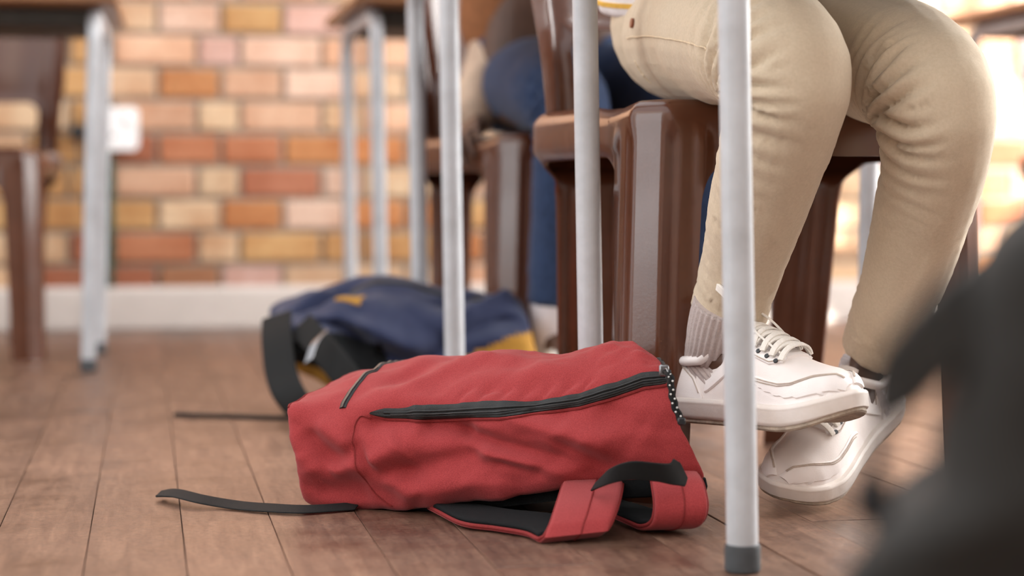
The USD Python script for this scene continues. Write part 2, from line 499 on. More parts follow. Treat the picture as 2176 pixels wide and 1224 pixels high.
# floor boards, laid towards the brick wall
floor = thing('floor', None, None, (0, 0, 0), 0, kind='structure')
obj('subfloor', bbox(XL, WINX, YN, WY + 0.1, -0.08, -0.012, 0.001), M['subfloor'], floor, frame='room')
PW = 0.0915
# a joint of the boards is seen at pixel (399, 1224)
j0 = float(W(FL(399, 1224))[0])
k0, k1 = int(math.floor((XL - j0) / PW)), int(math.ceil((WINX - j0) / PW))
rng = random.Random(11)
rest = []
for k in range(k0, k1):
    y = YN - rng.uniform(0, 1.0)
    while y < WY:
        ln = rng.uniform(1.1, 2.1)
        a, b = max(y, YN), min(y + ln, WY)
        y += ln
        if b - a < 0.05:
            continue
        x0 = j0 + k * PW
        dz = rng.uniform(-0.0007, 0.0004)
        g = 0.0003
        pm = bbox(max(x0 + g, XL), min(x0 + PW - g, WINX), a + 0.0006, b - 0.0006, -0.016, dz, 0.0006)
        yc = max(a, min(b, 3.0))
        if -1.15 + 0.19 * yc - .25 * yc < x0 < 0.5 + 0.45 * yc and b > 1.2:
            obj('plank', pm, M['plank'], floor, frame='room', smooth=False)
        else:
            rest.append(pm)
obj('outer_planks', cat(rest), M['plank'], floor, kind='stuff', frame='room', smooth=False)

# window wall on the right (outside the picture): it lights the room
wr = thing('wall_right', None, None, (WINX, 0, 0), 0, kind='structure')
y0, y1, z0, z1 = 1.25, 4.75, 0.45, 2.37
for a, b, c, d in ((YN, y0, 0, 2.75), (y1, WY + .12, 0, 2.75), (y0, y1, 0, z0), (y0, y1, z1, 2.75)):
    obj('wall_panel', bbox(WINX, WINX + 0.1, a, b, c, d, 0.001), M['plaster'], wr, frame='room', smooth=False)
wn = thing('window_1', None, None, (WINX, 3, z0), 0, kind='structure')
obj('window_frame', cat([bbox(WINX + .02, WINX + .07, y0, y1, z0, z0 + .05), bbox(WINX + .02, WINX + .07, y0, y1, z1 - .05, z1), bbox(WINX + .02, WINX + .07, y0, y0 + .05, z0, z1), bbox(WINX + .02, WINX + .07, y1 - .05, y1, z0, z1)]
                       + [bbox(WINX + .025, WINX + .065, y0 + (y1 - y0) * t - .02, y0 + (y1 - y0) * t + .02, z0 + .05, z1 - .05) for t in (.25, .5, .75)]), M['frame_paint'], wn, frame='room')
for t in range(4):
    obj('pane', bbox(WINX + .042, WINX + .046, y0 + (y1 - y0) * t / 4 + .02, y0 + (y1 - y0) * (t + 1) / 4 - .02, z0 + .03, z1 - .03, .0005), M['pane'], wn, frame='room', smooth=False)
obj('window_sill', bbox(WINX - .06, WINX + .03, y0 - .04, y1 + .04, z0 - .03, z0), M['frame_paint'], wn, frame='room')

wl_ = thing('wall_left', None, None, (XL, 0, 0), 0, kind='structure')
for a, b, c, d in ((YN, .55, 0, 2.75), (1.65, 2.2, 0, 2.75), (.55, 1.65, 0, .1), (.55, 1.65, 2.15, 2.75)):
    obj('wall_panel', bbox(XL - .1, XL, a, b, c, d, .001), M['plaster'], wl_, frame='room', smooth=False)
w2 = thing('window_2', None, None, (XL, 1.1, .1), 0, kind='structure')
obj('window_frame', cat([bbox(XL - .07, XL - .02, .55, 1.65, z, z + .05) for z in (.10, 2.10)] + [bbox(XL - .07, XL - .02, y, y + .05, .10, 2.15) for y in (.55, 1.075, 1.60)]), M['frame_paint'], w2, frame='room')
for a, b in ((.60, 1.08), (1.12, 1.60)):
    obj('pane', bbox(XL - .048, XL - .044, a, b, .14, 2.11, .0005), M['pane'], w2, frame='room', smooth=False)
wf = thing('wall_front', None, None, (0, YN, 0), 0, kind='structure')
obj('wall_panel', bbox(XL, WINX + .1, YN - .1, YN, 0, 2.75, .001), M['plaster'], wf, frame='room', smooth=False)

# socket and its cable run
so = thing('wall_socket', 'white square wall socket on the brick wall behind the left desk leg', 'socket', (wall_u(252), WY - .01, EYE + (HOR - 322) / 806))
ua, ub = wall_u(208), wall_u(295)
za, zb = EYE + (HOR - 322) / 806, EYE + (HOR - 233) / 806
pl = extrude(sbox(ua, za, ub, zb).buffer(-.016).buffer(.016), .034)
pl.vertices = np.stack([pl.vertices[:, 0], WY - .006 - pl.vertices[:, 2], pl.vertices[:, 1]], -1)
pl.invert()
obj('faceplate', pl, M['socket'], so, frame='room')
obj('rocker_switch', bbox(ua + .07, ua + .088, WY - .046, WY - .039, zb - .045, zb - .02, .002), M['socket'], so, frame='room')
for dx, dz in ((.026, .055), (.014, .035), (.038, .035)):
    c = trimesh.creation.cylinder(.0045, .004, sections=12)
    c.apply_transform(trimesh.transformations.rotation_matrix(math.pi / 2, (1, 0, 0)))
    c.apply_translation((ua + dx, WY - .0405, za + dz))
    obj('pin_hole', c, M['dark_plastic'], so, frame='room')
pg = thing('plug', 'small black plug at the left of the white wall socket', 'plug', (wall_u(166), WY - .03, EYE + (HOR - 290) / 806))
um, zm = wall_u(166), EYE + (HOR - 285) / 806
obj('plug_body', bbox(um - .016, um + .016, WY - .05, WY - .008, zm - .02, zm + .02, .006), M['dark_plastic'], pg, frame='room')
obj('lead', tube(spline([(um, WY - .03, zm - .018), (um + .005, WY - .035, zm - .08), (um + .03, WY - .03, .2), (um + .04, WY - .035, .12), (um + .05, WY - .05, .02)], 24), .0035), M['dark_plastic'], pg, frame='room')
uc = wall_u(236)
cb = obj('cable_conduit', cat(tube(spline([(uc, WY - .014, .113), (uc + .001, WY - .013, .25), (uc - .001, WY - .014, .40), (uc, WY - .014, za)], 20), .0085),
                              bbox(uc - .013, uc + .013, WY - .016, WY - .004, .20, .212), bbox(uc - .013, uc + .013, WY - .016, WY - .004, .37, .382)), M['cable'], frame='room')
say(stage.GetPrimAtPath(cb), 'dark green cable conduit running down the bricks below the white socket', 'cable')

# ------------------------------------------------------------------ desks
TW, TD, TZ = 0.63, 0.45, 0.715


def make_desk(label, loc, rotz):
    t = thing('school_desk', label, 'desk', loc, rotz, 'school desks')
    top = bbox(-TW / 2 - .045, TW / 2 + .045, -TD / 2 - .045, TD / 2 + .045, TZ, TZ + .022, .006)
    obj('tabletop', top, M['table_wood'], t)
    r = .0142
    for s in (-1, 1):
        xs, xb = s * TW / 2, s * (TW / 2 - .011)
        R = .055
        zt = TZ - r
        prof = [(-TD / 2, .012, xb), (-TD / 2, .33, (xs + xb) / 2), (-TD / 2, zt - R, xs)]
        prof += [(-TD / 2 + R - R * math.cos(a), zt - R + R * math.sin(a), xs) for a in np.linspace(.15, math.pi / 2, 7)]
        prof += [(0, zt, xs)]
        path = [(x, y, z) for y, z, x in prof] + [(x, -y, z) for y, z, x in prof[::-1][1:]]
        fine = []
        for a, b in zip(path, path[1:]):
            a, b = np.array(a), np.array(b)
            n = max(1, int(np.linalg.norm(b - a) / .06))
            fine += [a + (b - a) * k / n for k in range(n)]
        fine.append(np.array(path[-1]))
        obj('side_frame', tube(np.array(fine), r, 20), M['tube'], t, smooth=60)
        for e in (-1, 1):
            cap = trimesh.creation.revolve([(0, 0), (.0148, 0), (.0162, .002), (.0162, .022), (.0152, .0245), (0, .0245)], sections=20)
            cap.apply_translation((xb, e * TD / 2, 0))
            obj('rubber_foot', cap, M['rubber'], t)
    for e in (-1, 1):
        obj('rail', bbox(-TW / 2, TW / 2, e * (TD / 2 - .07) - .009, e * (TD / 2 - .07) + .009, TZ - .032, TZ, .003), M['table_under'], t)
    obj('book_tray', cat(bbox(-TW / 2 + .03, TW / 2 - .03, -TD / 2 + .10, TD / 2 - .10, TZ - .034, TZ - .028, .002), bbox(-TW / 2 + .03, TW / 2 - .03, TD / 2 - .105, TD / 2 - .099, TZ - .034, TZ, .002)), M['table_under'], t)
    return t


def desk_spot(foot, ang, corner):
    """Room position of a desk whose front (towards camera) left (-1) or right (1) foot stands at a camera-ground point."""
    fx, fy, _ = W(np.array(foot))
    rz = ang
    lx, ly = corner * (TW / 2 - .011), -TD / 2
    c, s = math.cos(rz), math.sin(rz)
    return (fx - (lx * c - ly * s), fy - (lx * s + ly * c), 0), math.degrees(rz)


R0 = math.radians
spots = [((.207, 1.69, 0), R0(14.9 - 11), -1, 'school desk with the nearest pale grey leg, in front of the crossed khaki legs'),
         ((-.080, 2.68, 0), R0(8.9 - 11), -1, 'school desk in front of the person in jeans, left legs behind the red backpack'),
         ((-.254, 3.68, 0), R0(12.3 - 11), -1, 'school desk in the middle before the brick wall, legs behind the navy backpack'),
         ((-.828, 3.68, 0), R0(9.8 - 11), 1, 'school desk at the left edge of the picture beside the white wall socket'),
         ((1.10, 3.68, 0), R0(0), -1, 'school desk at the top right corner of the picture, only its edge showing')]
desk0 = None
for foot, ang, cr, lab in spots:
    loc, rz = desk_spot(foot, ang, cr)
    if desk0 is None:
        desk0 = make_desk(lab, loc, rz)
    else:
        dup(desk0, loc, rz, lab, 'school desks')

# ------------------------------------------------------------------ moulded plastic chairs
SW, SD, SR = 0.225, 0.215, 0.045     # half width, half depth, corner radius of the seat
RIM = 0.441
FW, CH_ = SW * .93, .034            # front half width, chamfer of the front corners
out = Polygon([(-FW, -SD + CH_), (-FW + CH_, -SD), (FW - CH_, -SD), (FW, -SD + CH_), (SW, SD), (-SW, SD)])
out = out.buffer(-.007, quad_segs=6).buffer(.007, quad_segs=6)
_bk = Polygon([(-FW, -SD), (FW, -SD), (SW, SD), (-SW, SD)]).buffer(-SR, quad_segs=16).buffer(SR, quad_segs=16)
out = out.intersection(unary_union([_bk, sbox(-1, -1, 1, 0)]))
_pts = np.array(out.exterior.coords)[:-1]
if Polygon(_pts).exterior.is_ccw is False:
    _pts = _pts[::-1]
k = int(np.argmin(np.linalg.norm(_pts - [0, SD], axis=1)))
# start in the middle of the back edge
start = np.array([0, SD])
ang = np.arctan2(_pts[:, 1], _pts[:, 0])
_pts = np.vstack([start, _pts[np.argsort((ang - math.pi / 2) % (2 * math.pi))], start])
PERS = np.r_[0, np.cumsum(np.linalg.norm(np.diff(_pts, axis=0), axis=1))]
PLEN = PERS[-1]


def per(p):
    p = np.clip(p, 0, PLEN)
    x, y = np.interp(p, PERS, _pts[:, 0]), np.interp(p, PERS, _pts[:, 1])
    e = .006
    dx = np.interp(p + e, PERS, _pts[:, 0]) - np.interp(p - e, PERS, _pts[:, 0])
    dy = np.interp(p + e, PERS, _pts[:, 1]) - np.interp(p - e, PERS, _pts[:, 1])
    l = np.maximum(np.hypot(dx, dy), 1e-9)
    return x, y, dy / l, -dx / l


def corner_p(cx, cy):
    q = np.linspace(0, PLEN, 4000)
    x, y, _, _ = per(q)
    return q[np.argmin((x - cx) ** 2 + (y - cy) ** 2)]


PC = {'bl': corner_p(-SW, SD), 'fl': corner_p(-FW + CH_ / 2, -SD + CH_ / 2), 'fr': corner_p(FW - CH_ / 2, -SD + CH_ / 2), 'br': corner_p(SW, SD)}
INS = {'bl': -.048, 'br': .048, 'fl': 0.0, 'fr': 0.0}      # back legs are set in from the corners, along the back edge


def chair_map(p, z, w):
    """Skirt sheet: p along the rim, z height, w through the thickness."""
    x, y, nx, ny = per(p)
    d = np.full_like(p, 0.0)
    # legs: a groove beside the corner, rolled edges
    for kk, pc in PC.items():
        q = p - (pc + INS[kk])
        leg = smoothstep(.37, .33, z) if kk[0] == 'b' else smoothstep(.425, .395, z)
        if kk[0] == 'f':
            d += leg * (-.0060 * np.exp(-((np.abs(q) - .0285) / .0040) ** 2) + .0050 * np.exp(-((np.abs(q) - .064) / .006) ** 2))
        else:
            d += leg * (-.0060 * np.exp(-((q - .004) / .0065) ** 2) + .006 * np.exp(-((np.abs(q) - .056) / .007) ** 2))
        if kk[0] == 'b':
            d -= .020 * smoothstep(.385, .355, z) * np.exp(-(q / .12) ** 4)
    front = smoothstep(-.08, -.17, y)
    d += .010 * smoothstep(.383, .390, z) * (1 - front)               # apron proud of the legs at sides and back
    d -= .007 * smoothstep(.428, RIM, z) ** 2                          # rounded rim
    h = np.clip((.41 - z) / .41, 0, 1)
    X = x + nx * (d - w) + np.sign(x) * (.012 * h * front - .012 * h * (1 - front))
    Y = y + ny * (d - w) + np.where(y > 0, 1, -1) * (np.where(y > 0, .055, .004) * h ** 1.2)
    zz = z - .010 * np.exp(-((p - PC['fl'] + .10) / .05) ** 2) * smoothstep(.40, RIM, z) - .010 * np.exp(-((p - PC['fr'] - .10) / .05) ** 2) * smoothstep(.40, RIM, z)
    return np.stack([X, Y, zz], -1)


def sheet(poly, th, fmap, edge):
    """The polygon cut into a regular grid, given a thickness and bent by fmap."""
    x0, y0, x1, y1 = poly.bounds
    nx, ny = max(1, int(math.ceil((x1 - x0) / edge))), max(1, int(math.ceil((y1 - y0) / edge)))
    gx, gy = np.linspace(x0, x1, nx + 1), np.linspace(y0, y1, ny + 1)
    ax, ay = np.meshgrid(gx[:-1], gy[:-1], indexing='ij')
    bx, by = np.meshgrid(gx[1:], gy[1:], indexing='ij')
    cells = shapely.box(ax.ravel(), ay.ravel(), bx.ravel(), by.ravel())
    shapely.prepare(poly)
    inside = shapely.contains(poly, cells)
    V, Fc, off = [], [], 0
    for c, q in zip(cells, inside):
        if q:
            p = np.array(c.exterior.coords)[:4]
            tri = np.array([(0, 1, 2), (0, 2, 3)])
            if p.shape[0] == 4 and Polygon(p).exterior.is_ccw is False:
                tri = tri[:, ::-1]
            V.append(p); Fc.append(tri + off); off += 4
        elif shapely.intersects(poly, c):
            g = shapely.intersection(poly, c)
            for k in getattr(g, 'geoms', [g]):
                if k.geom_type != 'Polygon' or k.area < 1e-11:
                    continue
                pv, pf = trimesh.creation.triangulate_polygon(k, engine='earcut')
                e1, e2 = pv[pf[:, 1]] - pv[pf[:, 0]], pv[pf[:, 2]] - pv[pf[:, 0]]
                fl = (e1[:, 0] * e2[:, 1] - e1[:, 1] * e2[:, 0]) < 0
                pf = np.where(fl[:, None], pf[:, ::-1], pf)
                V.append(np.asarray(pv)); Fc.append(np.asarray(pf) + off); off += len(pv)
    v2 = np.vstack(V)
    t = trimesh.Trimesh(np.c_[v2, np.zeros(len(v2))], np.vstack(Fc), process=False)
    t.merge_vertices(digits_vertex=7)
    t.update_faces(t.nondegenerate_faces())
    v, f = np.array(t.vertices)[:, :2], np.array(t.faces)
    e = np.sort(t.edges, axis=1)
    uq, inv, cnt = np.unique(e, axis=0, return_inverse=True, return_counts=True)
    bd = t.edges[cnt[inv.ravel()] == 1]
    n = len(v)
    P = np.vstack([fmap(v[:, 0], v[:, 1], np.zeros(n)), fmap(v[:, 0], v[:, 1], np.full(n, th))])
    F = np.vstack([f, f[:, ::-1] + n, np.c_[bd[:, 1], bd[:, 0], bd[:, 0] + n], np.c_[bd[:, 1], bd[:, 0] + n, bd[:, 1] + n]])
    return trimesh.Trimesh(P, F, process=False)


band = sbox(0, .383, PLEN, RIM)
legpoly = {}
allp = band
for kk, pc in PC.items():
    q = pc + INS[kk]
    wl = .064 if kk[0] == 'f' else .052
    l = Polygon([(q - wl, .40), (q - wl * .86, 0), (q + wl * .86, 0), (q + wl, .40)])
    allp = unary_union([allp, l])
    legpoly[kk] = q
allp = allp.buffer(.055, quad_segs=10).buffer(-.055, quad_segs=10).intersection(sbox(0, 0, PLEN, RIM))
SPLIT = .376


def make_chair(label, loc, rotz):
    t = thing('plastic_chair', label, 'chair', loc, rotz, 'moulded plastic chairs')
    TH_ = .0042
    ap = allp.intersection(sbox(0, SPLIT, PLEN, RIM))
    for kk in ('fl', 'fr'):
        ap = ap.difference(sbox(legpoly[kk] - .085, 0, legpoly[kk] + .085, 1))
    # seat with its rounded rim
    q = np.linspace(0, PLEN, 161)[:-1]
    ring0 = chair_map(q, np.full_like(q, RIM), np.zeros_like(q))
    rings = []
    for s, dz in ((1.0, 0), (.985, .003), (.965, .0045), (.94, .004), (.90, -.001), (.82, -.008), (.6, -.012), (.3, -.012), (.02, -.012)):
        r = ring0.copy()
        r[:, :2] *= s
        r[:, 2] = ring0[:, 2] * (1 if s > .93 else 0) + (0 if s > .93 else RIM) + dz
        rings.append(r)
    seat_top = loft(rings, cap=False)
    und = [r + [0, 0, -.004] for r in rings[::-1]]
    obj('seat', cat(seat_top, loft(und, cap=False)), M['chair'], t, smooth=50)
    obj('apron', sheet(ap, TH_, chair_map, .010), M['chair'], t, smooth=50)
    for kk, q in legpoly.items():
        lp = allp.intersection(sbox(q - .16, 0, q + .16, SPLIT))
        if kk[0] == 'f':
            lp = lp.union(allp.intersection(sbox(q - .085, SPLIT, q + .085, RIM)))
        if hasattr(lp, 'geoms'):
            lp = max(lp.geoms, key=lambda g: g.area)
        obj('leg', sheet(lp, TH_, chair_map, .007), M['chair'], t, smooth=50)
    # backrest: one moulded shell with a slot at its foot
    sh = Polygon([(-.222, .40), (.222, .40), (.236, .60), (.228, .77), (-.228, .77), (-.236, .60)]).buffer(-.05).buffer(.05)
    sh = sh.union(sbox(-.222, .40, .222, .47)).difference(Polygon([(-.172, .385), (.172, .385), (.180, .56), (-.180, .56)]).buffer(-.03).buffer(.03).union(sbox(-.172, .385, .172, .42)))
    ext = [np.array(sh.exterior.coords)] + [np.array(i.coords) for i in sh.interiors]
    bp = np.vstack([spline(np.c_[e, np.zeros(len(e))], 700)[:, :2] for e in ext])
    tree = cKDTree(bp)

    def back_map(u, z, w):
        dist = tree.query(np.c_[u, z])[0]
        fl = .011 * np.exp(-(dist / .006) ** 2)
        y = SD + .006 - .085 * (np.abs(u) / .235) ** 2.6 + .24 * (z - .42) * (z > .42) * (0.4 + .45 * smoothstep(.42, .6, z)) + .012 * np.exp(-((np.abs(u) - .2) / .014) ** 2) - fl + w
        y = np.where(z < .44, y - 0.0, y)
        return np.stack([u * (1 + .05 * smoothstep(.5, .75, z)), y, z], -1)
    obj('backrest', sheet(sh, TH_, back_map, .009), M['chair'], t, smooth=50)
    return t


def chair_spot(foot, ang):
    """Room position of a chair whose front leg at the picture's left stands at a camera-ground point; ang: turn about z in the room."""
    fx, fy, _ = W(np.array(foot))
    lx, ly = -SW * .93 + .012, -SD + .012
    c, s = math.cos(ang), math.sin(ang)
    return (fx - (lx * c - ly * s), fy - (lx * s + ly * c), 0), math.degrees(ang)


CHAIRS = {}
for key, foot, a, lab in (('near', (.148, 2.075, 0), R0(2), 'brown moulded plastic chair under the person in khaki trousers'),
                          ('mid', (-.006, 3.08, 0), R0(10), 'brown moulded plastic chair under the person in blue jeans'),
                          ('left', (-1.388, 3.86, 0), R0(-1), 'empty brown plastic chair tucked under the desk at the left edge'),
                          ('right', (1.30, 4.05, 0), R0(0), 'brown plastic chair at the right edge, by the sunlit part of the wall')):
    loc, rz = chair_spot(foot, a)
    CHAIRS[key] = (loc, rz)
    if key == 'near':
        chair0 = make_chair(lab, loc, rz)
    else:
        dup(chair0, loc, rz, lab, 'moulded plastic chairs')

# ------------------------------------------------------------------ people
def lerp_chain(pts, n):
    return chain(spline(pts, n), 20)


def finger(base, d, curl, up, ln, r=.0078):
    """Three short bones from base along d, bending away from up."""
    p, q, out = np.array(base, float), unit(d), []
    u = unit(up)
    out.append([*p, r])
    for k, f in enumerate((.45, .32, .23)):
        q = unit(q - u * curl * (0.35 + .25 * k))
        p = p + q * ln * f
        out.append([*p, r * (1 - .10 * (k + 1))])
    return chain(out, 10)


def hand(wrist, d, up, thumb_side, size=.155, curl=.5):
    """A relaxed hand: palm, four fingers of different lengths, a thumb off the side of the palm. up: back of the hand."""
    w, d, up = np.array(wrist, float), unit(d), unit(up)
    s = unit(np.cross(d, up)) * thumb_side
    k = size / .17
    pal = [[*(w + d * .012 + s * y * k), .014 * k] for y in (-.016, .016)] + [[*(w + d * .080 * k + s * y * k), .0105 * k] for y in (-.032, .034)]
    parts = [hull(pal, 12)]
    for y, l in ((.031, .068), (.011, .078), (-.010, .072), (-.030, .056)):
        parts.append(finger(w + d * .074 * k + s * y * k, d + s * y * 1.5, curl, up, l * k, .0082 * k))
    parts.append(finger(w + d * .022 * k + s * .026 * k, d * .75 + s * .85 - up * .2, curl * .6, up, .060 * k, .0092 * k))
    return union(*parts)


def body(J, hands=True):
    """One continuous figure. J: joints in camera-ground coordinates."""
    g = lambda k: np.array(J[k], float)
    pv, ch, nk, hd = g('pelvis'), g('chest'), g('neck'), g('head')
    bones = []
    for s in 'rl':
        hp, kn, an, sh, el, wr = (g(k + s) for k in ('hip', 'knee', 'ankle', 'shoulder', 'elbow', 'wrist'))
        bones.append(chain([[*hp, .066], [*(hp * .5 + kn * .5), .054], [*kn, .042]], 16))
        bones.append(chain([[*kn, .038], [*(kn * .65 + an * .35), .030], [*an, .024]], 16))
        ball = g('toe' + s)
        bones.append(hull([[*an, .024], [*(an * .35 + ball * .65), .020], [*ball, .016]], 14))
        bones.append(chain([[*sh, .046], [*(sh * .5 + el * .5), .037], [*el, .031]], 16))
        bones.append(chain([[*el, .031], [*(el * .6 + wr * .4), .030], [*wr, .021]], 16))
        bones.append(hull([[*sh, .044], [*ch, .085]], 16))
    w = unit(g('hipl') - g('hipr'))
    bones.append(hull([[*(pv + w * .06), .085], [*(pv - w * .06), .085], [*(pv + w * .055 + (ch - pv) * .45), .075], [*(pv - w * .055 + (ch - pv) * .45), .075]], 18))
    bones.append(hull([[*(pv + w * .05 + (ch - pv) * .4), .075], [*(pv - w * .05 + (ch - pv) * .4), .075], [*(ch + w * .07), .085], [*(ch - w * .07), .085]], 18))
    bones.append(chain([[*ch, .08], [*nk, .052], [*(nk * .4 + hd * .6), .048]], 16))
    fw = unit(g('face'))
    upv = unit(hd - nk)
    sd = unit(np.cross(upv, fw))
    head = [hull([[*(hd + upv * .045 - fw * .012), .082], [*(hd + upv * .03 + fw * .02), .075], [*(hd - upv * .055 + fw * .042), .040], [*(hd - upv * .03 - fw * .02), .062]], 22),
            hull([[*(hd + fw * .088 - upv * .002), .008], [*(hd + fw * .104 - upv * .026), .011], [*(hd + fw * .080 - upv * .028), .014]], 12),
            hull([[*(hd + fw * .086 - upv * .053 + sd * .016), .0075], [*(hd + fw * .086 - upv * .053 - sd * .016), .0075], [*(hd + fw * .090 - upv * .053), .009]], 12)]
    for e in (-1, 1):
        head.append(hull([[*(hd + sd * e * .082 + upv * .012 - fw * .008), .012], [*(hd + sd * e * .080 - upv * .022 - fw * .002), .009]], 10))
        head.append(hull([[*(hd + fw * .083 + sd * e * .018 + upv * .024), .008], [*(hd + fw * .074 + sd * e * .045 + upv * .024), .008]], 10))
    m = soften(union(*bones, *head), .014, 14)
    if hands:
        hs = []
        for s, q in (('r', J['handr']), ('l', J['handl'])):
            hs.append(hand(g('wrist' + s), q[0], q[1], q[2], curl=q[3] if len(q) > 3 else .5))
        mh = m3.Manifold(m3.Mesh(np.asarray(m.vertices, np.float32), np.asarray(m.faces, np.uint32)))
        if mh.status() == m3.Error.NoError:
            fine = union(mh, *[h.refine_to_length(.005) for h in hs]).to_mesh()
            m = trimesh.Trimesh(np.array(fine.vert_properties[:, :3]), np.array(fine.tri_verts), process=True)
    return m, (hd, fw, upv, sd)


def face_parts(parent, info, hair=True):
    hd, fw, upv, sd = info
    for e in (-1, 1):
        s = trimesh.creation.icosphere(3, .0115)
        s.apply_translation(hd + fw * .078 + sd * e * .031 + upv * .004)
        obj('eye', s, M['socket'], parent, frame='cam', smooth=True)
    t = soften(union(hull([[*(hd + upv * .062 - fw * .022), .088], [*(hd + upv * .075 + fw * .012), .074]], 22), hull([[*(hd + upv * .05 - fw * .035), .080], [*(hd - upv * .03 - fw * .045), .058]], 20)), .012, 6)
    t.vertices += t.vertex_normals * (meshkit.noise(t.vertices * 120, 3)[:, None] - .3) * .006
    obj('hair', t, M['hair'], parent, frame='cam')


def trousers(legs, waist, folds=True, edge=.0055, hollow=False, seed=1, amp=1.0, bias=(-.95, -.55, .0)):
    """legs: two lists of x, y, z, r from hip to cuff. One mesh with folds at the knees."""
    paths = [spline(l, 34) for l in legs]
    tubes = [chain(p, 26) for p in paths]
    cutt = []
    for p, tb in zip(paths, tubes):
        end, d = p[-1, :3], unit(p[-1, :3] - p[-4, :3])
        cutt.append(tb.trim_by_plane(tuple(map(float, -d)), float(-(d @ end))))
    m = union(*cutt, hull(waist, 24))
    t = soften(m, edge, 12)
    v = np.array(t.vertices)
    n = np.array(t.vertex_normals)
    disp = np.zeros(len(v))
    for k, p in enumerate(paths):
        c = p[:, :3]
        s = np.r_[0, np.cumsum(np.linalg.norm(np.diff(c, axis=0), axis=1))]
        d, i = cKDTree(c).query(v)
        tg = unit(np.gradient(c, axis=0))
        kn = int(np.argmax(np.linalg.norm(np.gradient(tg, axis=0), axis=1)[4:-4])) + 4
        inner = unit((c[max(kn - 6, 0)] + c[min(kn + 6, len(c) - 1)]) / 2 - c[kn])
        other = cKDTree(paths[1 - k][:, :3]).query(v)[0]
        own = d < other
        rad = unit(v - c[i])
        innw = unit(inner + np.array(bias))
        along = s[i] + ((v - c[i]) * tg[i]).sum(1) - s[kn]
        ins = rad @ inner
        w = np.exp(-(along / .070) ** 2) * smoothstep(-.35, .65, rad @ innw)
        ph = meshkit.noise(v * 22, seed + k) * 3.0
        f = .017 * w * (np.abs(np.sin(along * math.pi / .022 + ph)) ** .75 - .62)
        # looser folds down the shin and along the thigh, wrapping diagonally
        lat = np.cross(tg[i], inner)
        a2 = np.arctan2((rad * lat).sum(1), ins)
        w2 = smoothstep(.02, .12, np.abs(along)) * .55
        q = meshkit.noise(np.stack([along * 26 + a2 * 1.1, a2 * 1.0, np.full(len(v), 3.1 + k)], 1), seed + 7)
        f += w2 * .0065 * (q - .5)
        low = smoothstep(s[-1] - s[kn] - .11, s[-1] - s[kn], along)
        q3 = meshkit.noise(np.stack([along * 55 + a2 * 1.6, a2 * 1.3, np.full(len(v), 8.1 + k)], 1), seed + 9)
        f += low * .0055 * (q3 - .5)
        hem = np.exp(-((along - (s[-1] - s[kn] - .024)) / .0022) ** 2) * .0016
        disp += np.where(own, f * amp - hem, 0)
    t.vertices = v + n * disp[:, None]
    return t, paths


# ---- shoe: x from heel to toe, y across (outer side positive), z up from the ground; unit length, scaled later
def shoe_profile(x):
    wd = np.interp(x, [0, .04, .12, .25, .4, .55, .68, .78, .87, .94, .985, 1.0], [.060, .105, .132, .136, .134, .145, .162, .166, .152, .118, .062, .02])
    cy = np.interp(x, [0, .3, .5, .75, 1.0], [0, -.004, 0.006, .016, -.004])
    lift = .055 * np.clip((x - .72) / .28, 0, 1) ** 2
    h = np.interp(x, [0, .025, .1, .2, .30, .38, .46, .56, .68, .78, .88, .95, .985, 1.0], [.16, .225, .245, .215, .215, .265, .300, .270, .222, .185, .150, .110, .06, .02])
    return wd, cy, lift, h


MGX = [.48, .51, .55, .60, .66, .74, .80, .86, .92, .985]
MGP = [5, 17, 25, 30, 31, 33, 38, 50, 66, 88]
SZ0 = .092        # top of the sole


def shoe_pt(x, ph, off=0.0):
    """Upper: x along, ph 0 at the inner edge .. pi at the outer."""
    wd, cy, lift, h = shoe_profile(x)
    c, s = np.cos(ph), np.sin(ph)
    e = .72
    yy = -np.sign(c) * np.abs(c) ** e
    top = np.interp(x, [0, .30, .42, .6, 1], [.60, .60, .72, .9, 1.0])       # narrower over the instep
    zz = np.abs(s) ** .85
    y = cy + yy * (wd * (1 - (1 - top) * zz)) * .96
    # collar: the middle of the top sinks where the foot goes in
    dip = np.exp(-((x - .20) / .125) ** 4) * np.clip((s - .80) / .2, 0, 1) ** 1.0 * .12
    z = SZ0 - .02 + lift + h * zz * 1.0 - dip
    return np.stack([x + 0 * ph, y, z], -1)


def shoe_n(x, ph):
    e = 1e-3
    a = shoe_pt(x + e, ph) - shoe_pt(x - e, ph)
    b = shoe_pt(x, ph + e) - shoe_pt(x, ph - e)
    return unit(np.cross(b, a))


def on_shoe(x, ph, off):
    x, ph = np.asarray(x, float), np.asarray(ph, float)
    p, n = shoe_pt(x, ph), shoe_n(x, ph)
    n = np.where((n[..., 2:3] < -.2), -n, n)
    return p + n * np.asarray(off)[..., None] if np.ndim(off) else p + n * off


def shoe_patch(xs, lo, hi, off, th=.010, m=14):
    """A panel sewn on: for every x the ph range lo..hi."""
    xs, lo, hi = np.asarray(xs, float), np.asarray(lo, float), np.asarray(hi, float)
    rings = []
    for x, a, b in zip(xs, lo, hi):
        ph = np.linspace(a, b, m)
        o = on_shoe(np.full(m, x), ph, off)
        i = on_shoe(np.full(m, x), ph[::-1], off - th)
        o[0], o[-1] = o[0] * .5 + i[-1] * .5, o[-1] * .5 + i[0] * .5
        rings.append(np.vstack([o, i]))
    return loft(rings)


